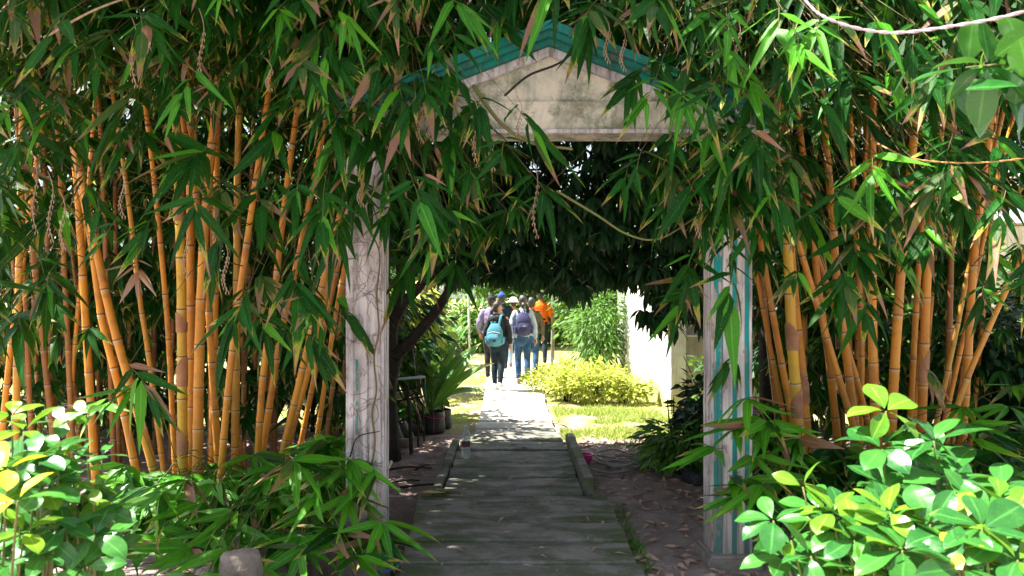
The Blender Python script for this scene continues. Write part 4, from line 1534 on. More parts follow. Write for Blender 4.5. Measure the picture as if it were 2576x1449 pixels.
bush('bush', (1.72, 16.2, 0), 'tall dense green bush between the orange shirt walker and the white wall', 'bush',
     [((1.74, 16.2, 0.95), (0.62, 0.7, 0.85), 80, 40, 0.13, (0.10, 0.17), TREE_LO, 'leaf_far', 0.35)], sh=1.2)
bush('bush', (2.0, 18.5, 0), 'taller dark green bush at the far end of the white wall', 'bush',
     [((1.9, 18.6, 1.6), (0.95, 0.8, 1.2), 80, 40, 0.16, (0.13, 0.22), ROUND_LO, 'leaf_far', 0.3)], sh=1.8)
lime = [(0.62, 13.6, 0.36), (0.85, 12.7, 0.42), (1.3, 12.4, 0.46), (1.6, 13.4, 0.48), (1.1, 14.2, 0.44), (1.75, 12.5, 0.3)]
ll = ['low yellow-green shrub nearest the walkers at the edge of the path', 'low yellow-green shrub at the near corner of the bed', 'low yellow-green shrub in the front middle of the bed',
      'fullest low yellow-green shrub in front of the tall bush', 'low yellow-green shrub at the back of the bed', 'small yellow-green shrub at the foot of the white wall']
for (x, y, h), lb in zip(lime, ll):
    bush('hedge_shrub', (x, y, 0), lb, 'shrub', [((x, y, h * 0.55), (0.42, 0.45, h * 0.5), 46, 26, 0.06, (0.05, 0.095), ROUND_LO, 'leaf_lime', 0.0)], sh=0.35, group='yellow-green shrubs in the sunny bed')
bush('ground_cover_plant', (1.62, 7.7, 0), 'dark weedy mound beside the right gate column behind the hose', 'plant',
     [((1.62, 7.7, 0.16), (0.36, 0.5, 0.22), 46, 30, 0.07, (0.08, 0.16), TREE_LO, 'leaf_far', 0.3), ((1.80, 7.9, 0.45), (0.16, 0.4, 0.34), 22, 22, 0.06, (0.09, 0.16), ROUND_LO, 'leaf_deep', 0.3)], sh=0.6)
bush('croton', (-1.35, 10.8, 0), 'yellow-green broad leaved plant behind the forked trunk', 'plant',
     [((-1.3, 10.8, 1.3), (0.45, 0.45, 0.55), 20, 14, 0.11, (0.14, 0.24), ROUND_LO, 'leaf_lime', 0.5), ((-1.5, 10.9, 0.8), (0.4, 0.4, 0.7), 24, 16, 0.1, (0.14, 0.22), ROUND_LO, 'leaf_far', 0.5)], sh=1.5)
bush('leafy_plant', (-1.75, 9.7, 0), 'dark broad leaved plant between the left column and the seedlings', 'plant',
     [((-1.62, 9.6, 0.65), (0.34, 0.35, 0.6), 30, 18, 0.1, (0.12, 0.2), ROUND_LO, 'leaf_far', 0.6)], sh=1.2)
bush('leafy_plant', (-1.25, 9.9, 0), 'green sapling with toothed leaves behind the potted coconut seedling', 'plant',
     [((-1.18, 9.8, 0.62), (0.24, 0.2, 0.36), 24, 14, 0.07, (0.12, 0.2), ROUND_LO, 'leaf_far', 0.6)], stems=3, sh=0.9)
bush('bush', (-2.2, 19, 0), 'round green bush behind the potted palms on the left lawn', 'bush',
     [((-2.1, 19, 0.8), (0.9, 0.7, 0.8), 60, 30, 0.14, (0.12, 0.2), ROUND_LO, 'leaf_far', 0.3)], sh=1)
bush('bush', (-1.2, 24, 0), 'green bush under the net shelter', 'bush',
     [((-1.2, 24, 0.7), (1.5, 0.7, 0.75), 70, 26, 0.16, (0.14, 0.24), ROUND_LO, 'leaf_far', 0.3)], sh=1)
bush('bush', (0.6, 27, 0), 'green bush behind the heads of the walking group', 'bush',
     [((0.6, 27, 1.0), (1.6, 0.8, 1.1), 80, 26, 0.2, (0.16, 0.28), ROUND_LO, 'leaf_far', 0.3)], sh=1.3)
bush('bush', (5.2, 8.6, 0), 'dark tangled bush right of the outermost slanting culm', 'bush',
     [((5.4, 8.8, 0.8), (1.3, 1.0, 0.9), 110, 34, 0.16, (0.12, 0.22), ROUND_LO, 'leaf_deep', 0.4), ((5.2, 8.3, 0.9), (1.2, 0.9, 0.8), 40, 24, 0.14, (0.12, 0.2), TREE_LO, 'leaf_far', 0.4)], sh=1.2)
bush('bush', (2.62, 11.0, 0), 'small plant with bright leaves in front of the beige wall', 'bush',
     [((2.60, 10.9, 0.4), (0.25, 0.3, 0.35), 14, 12, 0.07, (0.08, 0.13), ROUND_LO, 'leaf_far', 0.3)], sh=0.8)

# grass
def grass(name, label, areas, n, hr, mat='grass'):
    pos, dr, ln = [], [], []
    while len(pos) < n:
        x0, x1, y0, y1 = random.choice(areas)
        x, y = U(x0, x1), U(y0, y1)
        if noise.noise(Vector((x * 1.8, y * 1.8, 5))) < -0.12 + U(-.2, .2):
            continue
        if abs(x - 0.03) < 0.56 and y < 30:
            continue
        pos.append((x, y, ground_z(x, y) - 0.01))
        dr.append((U(-.5, .5), U(-.5, .5), 1))
        ln.append(U(*hr))
    wid = [l * 1.4 if l < 0.1 else l for l in ln]
    o = mass(name, BLADE_LO, leaf_mats(pos, dr, ln, wid, roll=1.5), [random.random() for _ in pos], M[mat])
    return tag(o, label, 'grass', kind='stuff')


grass('grass', 'sunlit short yellow-green grass on both sides of the far path', [(0.6, 2.1, 9.3, 12), (0.6, 2.1, 9.3, 12), (0.6, 2.2, 8.6, 17), (-3, -0.5, 10.5, 17), (-4, -0.5, 14, 30), (0.5, 3, 14, 30)], 20000, (0.05, 0.13))
grass('weeds', 'small green weeds along the right edge of the near slabs', [(0.77, 0.86, 5.0, 6.2), (0.78, 0.84, 4.4, 5.4)], 260, (0.04, 0.11), 'leaf_far')

# dry leaves on the ground
pos, dr, ln = [], [], []
while len(pos) < 4200:
    x, y = U(-3.4, 3.4), U(4.0, 10.5)
    if -0.70 < x < 0.72 or (y > 9.3 and random.random() < 0.5):
        continue
    pos.append((x, y, ground_z(x, y) + U(0.004, 0.022)))
    a = U(0, 6.28)
    dr.append((math.cos(a), math.sin(a), U(-.08, .25)))
    ln.append(U(0.03, 0.15))
tag(mass('leaf_litter', BAMBOO_LO, leaf_mats(pos, dr, ln, [l * 1.3 for l in ln], roll=0.5), [random.random() for _ in pos], M['litter']),
    'dry pinkish brown leaves strewn over the shaded soil', 'leaf litter', kind='stuff')
pos, dr, ln = [], [], []
for k in range(90):
    x, y = U(-0.6, 0.66), U(4.3, 9.6)
    pos.append((x, y, 0.012))
    a = U(0, 6.28)
    dr.append((math.cos(a), math.sin(a), U(-.03, .12)))
    ln.append(U(0.02, 0.10))
tag(mass('leaf_litter', BAMBOO_LO, leaf_mats(pos, dr, ln, [l * 1.2 for l in ln], roll=0.3), [random.random() for _ in pos], M['litter']),
    'a few small dry leaf scraps scattered on the slabs', 'leaf litter', kind='stuff')


def one_leaf(X, Y, mk, L, rz, label, z=0.006, tilt=0.0):
    p = G(X, Y)
    o = link('fallen_leaf', LEAFM[mk][2])
    m = Matrix.Rotation(rz, 4, 'Z') @ Matrix.Rotation(tilt, 4, 'X') @ Matrix.Diagonal((L * 1.2, L, L * 0.25, 1))
    m.translation = Vector((p.x, p.y, z + 0.02))
    o.matrix_world = m
    tag(o, label, 'leaf', 'single fallen leaves on the path')


one_leaf(1055, 1246, 'leaf_gold', 0.22, R(-80), 'large pale yellow leaf lying at the left edge of the near slabs')
one_leaf(1135, 1243, 'leaf_dry', 0.28, R(60), 'long curled dry leaf lying across the slab joint')
one_leaf(1195, 1256, 'leaf_dry', 0.24, R(80), 'thin dry leaf lying on the slabs next to the pale yellow one')
one_leaf(1400, 1222, 'leaf_dry', 0.20, R(95), 'small brown leaf by the dark slab joint at right')
one_leaf(1320, 1150, 'leaf_dry', 0.06, R(20), 'tiny dark leaf in the middle of the path')
# ------------------------------------------------------------------ nursery things
def lathe(bm, prof, segs=20, mat=0, c=Vector((0, 0, 0)), cap_top=False, cap_bot=True, squash=None):
    rings = []
    for r, z in prof:
        rings.append([bm.verts.new(c + Vector((r * math.cos(2 * math.pi * k / segs), r * math.sin(2 * math.pi * k / segs), z))) for k in range(segs)])
    for i in range(len(rings) - 1):
        for k in range(segs):
            f = bm.faces.new((rings[i][k], rings[i][(k + 1) % segs], rings[i + 1][(k + 1) % segs], rings[i + 1][k]))
            f.smooth = True
            f.material_index = mat
    if cap_bot:
        bm.faces.new(list(reversed(rings[0]))).material_index = mat
    if cap_top:
        bm.faces.new(rings[-1]).material_index = mat
    return rings


def make_bag(parent, r, h, soil=True, loc=None):
    bm = bmesh.new()
    lathe(bm, [(r * 0.78, 0), (r * 0.97, h * 0.06), (r * 1.03, h * 0.3), (r * 1.0, h * 0.6), (r * 0.98, h * 0.9), (r * 1.02, h), (r * 0.95, h * 0.99), (r * 0.92, h * 0.86)], 22)
    for v in bm.verts:
        a = math.atan2(v.co.y, v.co.x)
        v.co *= 1 + 0.05 * noise.noise(Vector((math.cos(a) * 3, math.sin(a) * 3, v.co.z * 14 + r * 50)))
        v.co.x += 0.02 * r * math.sin(v.co.z * 40)
    o = bm_obj('bag', bm, M['black_bag'], parent, loc, smooth=True)
    if soil:
        bm = bmesh.new()
        bmesh.ops.create_circle(bm, cap_ends=True, radius=r * 0.94, segments=16, matrix=Matrix.Translation((0, 0, h * 0.88)))
        bm_obj('soil', bm, M['potting'], o)
    return o


def blade_mesh(name, L, W, droop, mat, fold=0.4, seg=9):
    return arrays_mesh(name, leaf_arrays(lambda s: (0.25 + 0.75 * min(1, s * 2.2)) * max(0.02, 1 - s ** 3.2), seg, W, droop, fold, 0.04, 0.15, 4), mat)


PALM = [blade_mesh('palm_blade', 1, w, dr, M['leaf_palm'], fo) for w, dr, fo in ((0.085, 0.9, 0.5), (0.10, 0.5, 0.45), (0.075, 1.4, 0.5), (0.12, 0.7, 0.25))]


def seedling(X, Y, d, r, h, label, blades, name='potted_seedling', cat='potted palm', group=None, Lr=(0.45, 0.62), aims=None):
    base = P(X, Y, d)
    base.z = ground_z(base.x, base.y)
    t = empty(name, base)
    tag(t, label, cat, group)
    make_bag(t, r, h)
    tube_obj('stem', [Vector((0, 0, h * 0.8)), Vector((0.004, 0, h + 0.1)), Vector((0, 0, h + 0.22 * Lr[0] / 0.45))], (r * 0.16, r * 0.09), M['leaf_palm'], t, 6, 5)
    for k in range(blades):
        if aims and k < len(aims):
            dx, dy, dz, L = aims[k]
        else:
            a = k * 2.4 + U(-.3, .3)
            dx, dy, dz, L = math.cos(a) * 0.55, math.sin(a) * 0.45, 1.0, U(*Lr)
        o = link('leaf', PALM[k % 4], t)
        d_ = Vector((dx, dy, dz)).normalized()
        z = Vector((-dx * 0.3, -0.6, 0.5))
        z = (z - d_ * z.dot(d_)).normalized()
        if z.dot(Vector((dx, dy, 0))) > 0:
            z = (Vector((-dx, -dy, 0.4)) - d_ * Vector((-dx, -dy, 0.4)).dot(d_)).normalized()
        x = d_.cross(z)
        m = Matrix((x * L, d_ * L, z * L)).transposed().to_4x4()
        m.translation = Vector((0, 0, h + U(0.0, 0.18) * Lr[0] / 0.45))
        o.matrix_local = m
    return t


s1 = seedling(1088, 1076, 9.75, 0.15, 0.27, 'coconut seedling with arching pleated leaves in the largest black bag', 7,
              aims=[(0.45, -.1, 0.9, 0.95), (0.75, 0.1, 0.95, 0.85), (-0.35, -.1, 1.0, 0.8), (-0.7, 0, 0.75, 0.62), (0.05, -.2, 1.0, 0.85), (0.3, 0.2, 1.0, 0.9), (-0.1, 0.1, 1, 0.95)])
bm = bmesh.new()
bmesh.ops.create_circle(bm, radius=0.157, segments=24, matrix=Matrix.Translation((0, 0, 0.2)))
pts = [Vector((0.155 * math.cos(a), 0.155 * math.sin(a), 0.215 + 0.02 * math.sin(2 * a))) for a in np.linspace(0, 2 * math.pi, 25)]
bm.free()
tube_obj('pink_string', pts, 0.004, M['pink'], s1, 4)
tube_obj('pink_string', [Vector((0.03, -0.158, 0.27)), Vector((0.035, -0.165, 0.15)), Vector((0.03, -0.163, 0.02))], 0.004, M['pink'], s1, 4)
seedling(1112, 1062, 10.15, 0.12, 0.24, 'coconut seedling leaning right behind the largest bagged one', 5,
         aims=[(0.7, -.1, 0.85, 0.85), (0.45, 0.1, 1, 0.9), (0.85, 0, 0.6, 0.7), (-0.2, 0, 1, 0.7), (0.2, -.2, 1, 0.8)])
seedling(1098, 1048, 10.6, 0.12, 0.24, 'third coconut seedling half hidden behind the other two', 5)
# seedling bags standing in rows far back
rows = [(1192, 862, 27), (1212, 862, 27), (1232, 863, 27.4), (1180, 856, 28.5), (1204, 856, 28.5), (1226, 856, 28.8), (1186, 851, 30), (1210, 851, 30)]
for i, (X, Y, d) in enumerate(rows):
    seedling(X, Y, d, 0.16, 0.34, 'bagged palm seedling, ' + ['left end', 'middle', 'right end', 'left', 'middle', 'right', 'left', 'right'][i] + ' of the ' + ('front' if i < 3 else 'second' if i < 6 else 'rearmost') + ' sunny row left of the capped walker', 6, name='potted_seedling', group='bagged palm seedlings in the far row', Lr=(0.6, 0.95))
for (X, d, wh) in ((1098, 21, 'leftmost'), (1122, 21.5, 'middle one'), (1148, 22, 'rightmost'), (1110, 23, 'rear left one'), (1136, 23, 'rear right one')):
    seedling(X, 860, d, 0.15, 0.3, wh + ' of the bagged palm seedlings far behind the forked trunk', 6, name='potted_seedling', group='bagged palm seedlings behind the forked trunk', Lr=(0.6, 0.9))

# seedling bags lying and leaning under the stick rail
bags = [(975, 1062, 8.9, 0.35, 0.2), (1004, 1060, 8.9, 0.4, 0.5), (1030, 1055, 9.1, 0.5, 0.3), (985, 1100, 8.4, 0.45, 0.1), (1046, 1040, 9.6, 1.0, 0.9), (965, 1040, 9.4, 0.3, 0.3), (1010, 1030, 9.7, 0.3, 0.1), (1062, 1030, 9.9, 0.2, 0.4)]
labs = ['black seedling bag leaning beside the left gate column under the rail', 'black seedling bag leaning left in the middle of the rail row', 'black seedling bag leaning at the right of the rail row',
        'black seedling bag in front of the rail row near the clay pot', 'black seedling bag tipped over beside the big coconut seedling', 'black seedling bag upright behind the column edge', 'black seedling bag standing at the back of the rail row', 'small upright black bag just left of the coconut seedlings']
for (X, Y, d, tilt, rz), lb in zip(bags, labs):
    p = P(X, Y, d)
    p.z = ground_z(p.x, p.y) + 0.03
    t = empty('seedling_bag', p)
    tag(t, lb, 'plant bag', 'black seedling bags under the stick rail')
    t.rotation_euler = (0.15, -tilt, rz)
    make_bag(t, 0.075, 0.26)
    tube_obj('stem', [Vector((0, 0, 0.2)), Vector((0.02, 0, 0.34)), Vector((-0.01, 0.01, 0.45))], (0.006, 0.003), M['stem_green'], t, 5, 5)
    for k in range(4):
        o = link('leaf', LEAFM['leaf_broad'][k], t)
        a = k * 1.7
        d_ = Vector((math.cos(a), math.sin(a), 0.3)).normalized()
        z = (Vector((0, 0, 1)) - d_ * d_.z).normalized()
        x = d_.cross(z)
        m = Matrix((x * 0.14, d_ * 0.14, z * 0.14)).transposed().to_4x4()
        m.translation = Vector((0, 0, 0.36 + 0.02 * k))
        o.matrix_local = m
for i, (X, Y, d) in enumerate([(1640, 1150, 7.9), (1665, 1165, 7.7), (1700, 1175, 7.6), (1730, 1180, 7.5), (1765, 1205, 7.1), (1690, 1150, 7.9)]):
    p = P(X, Y, d)
    p.z = ground_z(p.x, p.y) + 0.04
    t = empty('seedling_bag', p)
    tag(t, ['black bag at the left tip of the weedy mound by the hose', 'black bag second from the hose along the weedy mound', 'black bag in the middle of the mound edge', 'black bag on the litter nearer the right column',
            'dark bag lying right against the right gate column', 'black bag sunk into the mound behind the others'][i], 'plant bag', 'black bags along the weedy mound')
    t.rotation_euler = (1.1 + 0.1 * i, 0.3, 0.9 * i)
    make_bag(t, 0.07, 0.2)

# stick rail
rail = empty('stick_rail', P(1010, 1090, 8.6))
RL = rail.location.copy()
tag(rail, 'rickety rail of dark sticks with a white pipe on top, beside the left column', 'fence')
for pts, r in (([P(1036, 1130, 8.4), P(1030, 1040, 8.4), P(1024, 970, 8.4)], (0.022, 0.016)), ([P(1052, 1070, 8.9), P(1050, 980, 8.9), P(1044, 900, 8.9), P(1040, 860, 8.9)], (0.012, 0.009)),
               ([P(1068, 1060, 9.1), P(1062, 990, 9.1), P(1058, 945, 9.1)], (0.012, 0.01)), ([P(965, 1075, 8.7), P(968, 1000, 8.7), P(968, 950, 8.7)], (0.014, 0.012))):
    pts[0].z = -0.15
    tube_obj('stake', pts, r, M['bark'], rail, 7, 8, RL)
for (x0, y0, x1, y1, d) in ((955, 1010, 1066, 996, 8.55), (950, 1000, 1040, 1004, 8.7), (950, 985, 1066, 972, 8.8), (955, 1030, 1050, 985, 8.65)):
    a, b = P(x0, y0, d), P(x1, y1, d)
    tube_obj('rail', [a, a.lerp(b, .5) + Vector((0, 0, -.015)), b], (0.012, 0.009), M['bark'], rail, 6, 8, RL)
a, b = P(950, 957, 8.75), P(1070, 948, 8.8)
tube_obj('pipe', [a, a.lerp(b, .5), b], 0.014, M['pvc'], rail, 8, 5, RL)
tube_obj('string', [b, b + Vector((0, -0.02, -0.1)), b + Vector((0.01, -0.01, -0.26))], 0.006, M['col_teal'], rail, 4, 6, RL)
for k in range(22):
    X = U(955, 1060)
    a = P(X, U(960, 1000), 9.0)
    b = P(X + U(10, 35), U(1015, 1060), 8.8)
    if k % 2 == 0:
        tube_obj('thin_stick', [a, b], 0.005, M['twig_dry'], rail, 4, 3, RL)

# clay pot and stones
p = G(968, 1134)
pot = empty('clay_pot', p + Vector((-0.02, 0, -0.03)))
tag(pot, 'dark red clay pot half hidden behind the foot of the left gate column', 'pot')
bm = bmesh.new()
lathe(bm, [(0.085, 0), (0.12, 0.06), (0.132, 0.14), (0.125, 0.21), (0.10, 0.25), (0.108, 0.262), (0.09, 0.262), (0.085, 0.2)], 26)
bm_obj('body', bm, M['clay'], pot)
bm = bmesh.new()
bmesh.ops.create_circle(bm, cap_ends=True, radius=0.088, segments=20, matrix=Matrix.Translation((0, 0, 0.225)))
bm_obj('soil', bm, M['potting'], pot)


def stone(p, s, label, mat='stone', name='stone', group=None, seed=1.0):
    bm = bmesh.new()
    bmesh.ops.create_icosphere(bm, subdivisions=4, radius=1)
    for v in bm.verts:
        q = v.co.copy()
        k = 1 + 0.22 * noise.noise(q * 1.3 + Vector((seed, 0, 0))) + 0.07 * noise.noise(q * 4 + Vector((seed, 2, 0)))
        v.co = Vector((q.x * s[0], q.y * s[1], q.z * s[2])) * k
        # knock the sides flat
        for ax in (0, 2):
            lim = s[ax] * 0.78
            if abs(v.co[ax]) > lim:
                v.co[ax] = math.copysign(lim + (abs(v.co[ax]) - lim) * 0.25, v.co[ax])
    o = bm_obj(name, bm, M[mat], None, p, smooth=True)
    return tag(o, label, 'stone', group)


stone(P(606, 1436, 4.3), (0.13, 0.11, 0.13), 'pale angular rock at the bottom left under the arching leaves', seed=3)
stone(P(545, 1470, 4.35), (0.15, 0.14, 0.11), 'pale rock half hidden left of the angular rock at the bottom left', seed=8)
stone(G(1016, 1122) + Vector((0, 0, 0.03)), (0.085, 0.07, 0.06), 'rounded grey brown stone at the foot of the stick rail', seed=5)
stone(G(992, 1112) + Vector((0, 0, 0.05)), (0.06, 0.06, 0.08), 'upright dark stone between the clay pot and the rounded stone', seed=6)
bm = bmesh.new()
add_box(bm, Vector((0, 0, 0)), (0.035, 0.2, 0.012), bevel=0.004)
bmesh.ops.subdivide_edges(bm, edges=[e for e in bm.edges if e.calc_length() > .1], cuts=5)
for v in bm.verts:
    v.co.z += 0.25 * v.co.y ** 2 * 8
o = bm_obj('plastic_strip', bm, M['blue_plastic'], None, P(985, 1432, 4.65))
o.rotation_euler = (0.1, -0.4, -0.7)
tag(o, 'blue plastic strip on the ground beside the nearest slab at the left', 'litter')
a, b = G(948, 1222), G(984, 1178)
a.z, b.z = -0.03, 0.06
tag(tube_obj('pipe', [a, b], 0.016, M['pvc'], None, 8, 3), 'short whitish pipe lying on the soil right of the left gate column', 'pipe')
for k, (X, Y, L, rz, lb) in enumerate([(1020, 1172, .5, 1.3, 'dark stick lying across the soil near the short whitish pipe'), (1060, 1168, .3, 0.4, 'curled dark bark piece lying left of the left edge beam'),
                                       (1010, 1205, .35, 1.0, 'small broken stick on the soil behind the hollow'), (1080, 1215, .5, 1.5, 'dry palm rib lying beside the slabs left')]):
    p = G(X, Y)
    dd = Vector((math.sin(rz), math.cos(rz), 0)) * L / 2
    p.z = -0.035
    tag(tube_obj('stick', [p - dd, p + Vector((0.02, 0.02, 0.02)), p + dd], (0.012, 0.007), M['bark'], None, 6, 8), lb, 'stick')

# bottle
t = NT('clear_bottle_plastic')
tb = t.n('ShaderNodeBsdfTransparent')
t.put(tb.inputs[0], (0.86, 0.9, 0.9))
a_ = t.pbr((0.75, 0.78, 0.78), 0.08, None, 0.8)
mx = t.n('ShaderNodeMixShader')
lw = t.n('ShaderNodeLayerWeight')
lw.inputs[0].default_value = 0.35
t.put(mx.inputs[0], t.math('ADD', t.math('MULTIPLY', lw.outputs[1], 0.6), 0.22, clamp=True))
t.t.links.new(tb.outputs[0], mx.inputs[1])
t.t.links.new(a_, mx.inputs[2])
M['pet'] = t.done(mx.outputs[0])
M['bottle_label'] = simple('brown_label', (0.16, 0.05, 0.05), (0.08, 0.03, 0.03), 40, 0.45)
p = P(1172, 1161, 7.75)
p.z = 0.038
bt = empty('bottle', p)
tag(bt, 'clear plastic bottle with a dark label standing on the left edge beam', 'bottle')
bm = bmesh.new()
lathe(bm, [(0.030, 0.0), (0.041, 0.006), (0.043, 0.03), (0.040, 0.05), (0.043, 0.07), (0.043, 0.105), (0.041, 0.11), (0.041, 0.165), (0.043, 0.17), (0.044, 0.2), (0.040, 0.23), (0.026, 0.262), (0.015, 0.285), (0.0145, 0.298)], 24)
bm_obj('body', bm, M['pet'], bt)
bm = bmesh.new()
lathe(bm, [(0.0435, 0.112), (0.0435, 0.163)], 24, cap_bot=False)
bm_obj('label', bm, M['bottle_label'], bt)
bm = bmesh.new()
lathe(bm, [(0.0175, 0.292), (0.0178, 0.310), (0.016, 0.313)], 20, cap_top=True)
bm_obj('cap', bm, M['pvc'], bt)

# basin and hose
p = G(1466, 1157)
p.z = -0.035
ba = empty('basin', p)
tag(ba, 'bright pink plastic basin on the soil right of the right edge beam', 'basin')
bm = bmesh.new()
lathe(bm, [(0.068, 0), (0.074, 0.004), (0.095, 0.085), (0.108, 0.09), (0.108, 0.094), (0.091, 0.092), (0.070, 0.01), (0.001, 0.009)], 30)
bm_obj('bowl', bm, M['pink'], ba)
for k in range(10):
    a = k / 10 * 2 * math.pi
    bm = bmesh.new()
    loft(bm, [Vector((0.074 * math.cos(a), 0.074 * math.sin(a), 0.01)), Vector((0.096 * math.cos(a), 0.096 * math.sin(a), 0.083))], [0.004, 0.004], 5)
    bm_obj('rim_rib', bm, M['pink'], ba)
hp = []
c0 = G(1545, 1160)
for i in range(150):
    s = i / 149
    a = s * 2 * math.pi * 5.2
    cx, cy = c0.x + 0.12 * math.sin(s * 9) + 0.05, c0.y + 0.16 * math.cos(s * 7)
    r1 = 0.20 + 0.06 * math.sin(s * 13)
    x, y = cx + r1 * 1.15 * math.cos(a), cy + r1 * 0.9 * math.sin(a) + 0.1
    z = ground_z(x, y) + 0.02 + 0.012 * (i % 29) / 29 + 0.05 * max(0, math.sin(a * 0.5 + s * 5)) ** 3
    hp.append(Vector((x, y, z)))
tag(tube_obj('garden_hose', hp, 0.009, M['hose'], None, 7, 320), 'grey garden hose lying in loose coils on the soil behind the pink basin', 'hose')
hp = [G(1610, 1150), G(1598, 1125) + Vector((0, 0, .04)), G(1612, 1105) + Vector((0, 0, .08)), G(1628, 1118) + Vector((0, 0, .05)), G(1622, 1150), G(1648, 1178), G(1680, 1172)]
tag(tube_obj('garden_hose', hp, 0.010, M['hose'], None, 7, 60), 'short looped end of pale hose standing up at the right of the coils', 'hose')
hp = [G(1275, 1056), G(1330, 1064), G(1400, 1067), G(1455, 1074), G(1480, 1082), G(1490, 1100), G(1505, 1128), G(1512, 1148)]
for q in hp:
    q.z = 0.012 if q.x < 0.6 else ground_z(q.x, q.y) + 0.012
tag(tube_obj('cable', hp, 0.009, M['hose'], None, 6, 60), 'thin dark hose crossing the path where the sunlight begins', 'cable')
hp = [G(1385, 905), G(1410, 925), G(1400, 960), G(1430, 985)]
tag(tube_obj('pipe', [q + Vector((0, 0, 0.03)) for q in hp], 0.025, M['pvc'], None, 7, 14), 'whitish bent hose on the grass right of the walkers', 'pipe')

# posts, shade net, kerb
p = Vector(((1390 - CX) / F * 19.5, 19.5, 0))
tag(tube_obj('post', [p - Vector((0, 0, .2)), p + Vector((0.02, 0, 2.0)), p + Vector((0.03, 0, 3.2))], (0.045, 0.04), simple('grey_post', (0.30, 0.28, 0.28), (0.2, 0.18, 0.17), 6), None, 10, 6), 'thin grey post right of the walker in orange', 'post')
p = Vector(((1181 - CX) / F * 22, 22, 0))
tag(tube_obj('post', [p, p + Vector((-0.02, 0, 1.2)), p + Vector((-0.05, 0, 2.3))], 0.03, M['pvc'], None, 8, 6), 'thin white pole in front of the far seedling rows', 'post')
NB = Vector((-1.3, 25.5, 0))
net = empty('net_shelter', NB)
tag(net, 'sagging grey-blue shade net shelter over the far seedlings', 'shelter')
mnet = simple('shade_net', (0.16, 0.22, 0.27), (0.09, 0.13, 0.17), 14, 0.8)
corners = [(-2.6, 24.5), (0.6, 24.5), (0.6, 28), (-2.6, 28)]
for x, y in corners:
    tube_obj('post', [Vector((x, y, 0)), Vector((x, y, 1.2)), Vector((x, y, 2.45))], 0.035, M['bark'], net, 7, 4, NB)
bm = bmesh.new()
N = 16
g = {}
for s_ in (0, 1):
    for i in range(N + 1):
        for j in range(N + 1):
            x, y = -2.7 + 3.4 * i / N, 24.4 + 3.7 * j / N
            z = 2.35 + 0.55 * j / N - 0.32 * math.sin(math.pi * i / N) ** 2 * (1 - 0.5 * j / N) + 0.07 * noise.noise(Vector((x * 2, y * 2, 0))) + s_ * 0.02
            g[s_, i, j] = bm.verts.new(Vector((x, y, z)) - NB)
for i in range(N):
    for j in range(N):
        bm.faces.new((g[1, i, j], g[1, i + 1, j], g[1, i + 1, j + 1], g[1, i, j + 1]))
        bm.faces.new((g[0, i, j], g[0, i, j + 1], g[0, i + 1, j + 1], g[0, i + 1, j]))
for i in range(N):
    bm.faces.new((g[0, i, 0], g[0, i + 1, 0], g[1, i + 1, 0], g[1, i, 0]))
    bm.faces.new((g[0, i + 1, N], g[0, i, N], g[1, i, N], g[1, i + 1, N]))
    bm.faces.new((g[0, 0, i + 1], g[0, 0, i], g[1, 0, i], g[1, 0, i + 1]))
    bm.faces.new((g[0, N, i], g[0, N, i + 1], g[1, N, i + 1], g[1, N, i]))
bm_obj('net', bm, mnet, net, smooth=True)
bm = bmesh.new()
add_box(bm, Vector((0, 0, 0)), (3.4, 0.25, 0.14), bevel=0.01)
rough(bm, 0.01, 3, 0.5)
tag(bm_obj('kerb', bm, M['wall_white'], None, Vector((-2.2, 25.4, 0.03))), 'low pale cement kerb before the far seedling rows', 'kerb')

# ------------------------------------------------------------------ people
def cloth(name, c, c2=None, rough_=0.85, sc=9, bump_=0.5):
    return simple(name, c, c2 or tuple(x * 0.75 for x in c), sc, rough_, bump_, 0.01, 0.2)


M['skin'] = simple('skin', (0.46, 0.25, 0.16), (0.42, 0.22, 0.14), 4, 0.5, 0.1, 0.002)
M['hair'] = simple('black_hair', (0.022, 0.016, 0.016), (0.035, 0.025, 0.022), 40, 0.4, 0.8, 0.006, 0.6)
M['shoe_white'] = cloth('white_shoe', (0.75, 0.72, 0.72))
M['shoe_brown'] = cloth('brown_shoe', (0.22, 0.15, 0.15))
M['c_black'] = cloth('black_cloth', (0.018, 0.02, 0.024), (0.035, 0.036, 0.04))
M['c_darkteal'] = cloth('dark_trousers', (0.010, 0.020, 0.030), (0.02, 0.035, 0.045))
M['c_jeans'] = cloth('blue_jeans', (0.02, 0.05, 0.11), (0.04, 0.10, 0.20))
M['c_ltjeans'] = cloth('light_jeans', (0.30, 0.42, 0.55), (0.4, 0.5, 0.6))
M['c_pale'] = cloth('pale_denim_jacket', (0.27, 0.35, 0.45), (0.42, 0.48, 0.56))
M['c_lav'] = cloth('lavender_shirt', (0.20, 0.17, 0.30), (0.27, 0.22, 0.37))
M['c_orange'] = cloth('orange_shirt', (0.95, 0.17, 0.01), (0.85, 0.13, 0.01))
M['c_olive'] = cloth('olive_shirt', (0.10, 0.085, 0.045), (0.14, 0.11, 0.06))
M['c_yellow'] = cloth('yellow_shirt', (0.8, 0.45, 0.08))
M['c_teal'] = cloth('teal_backpack', (0.045, 0.17, 0.25), (0.09, 0.27, 0.35), sc=5)
M['c_purple'] = cloth('purple_grey_backpack', (0.035, 0.035, 0.09), (0.06, 0.06, 0.13), sc=5)
M['c_white'] = cloth('white_cloth', (0.8, 0.78, 0.76))
M['c_blue'] = cloth('blue_cap_cloth', (0.04, 0.10, 0.35))
M['c_pink'] = cloth('pinkish_scarf', (0.5, 0.28, 0.36))


WORK = bpy.data.scenes.new('work')


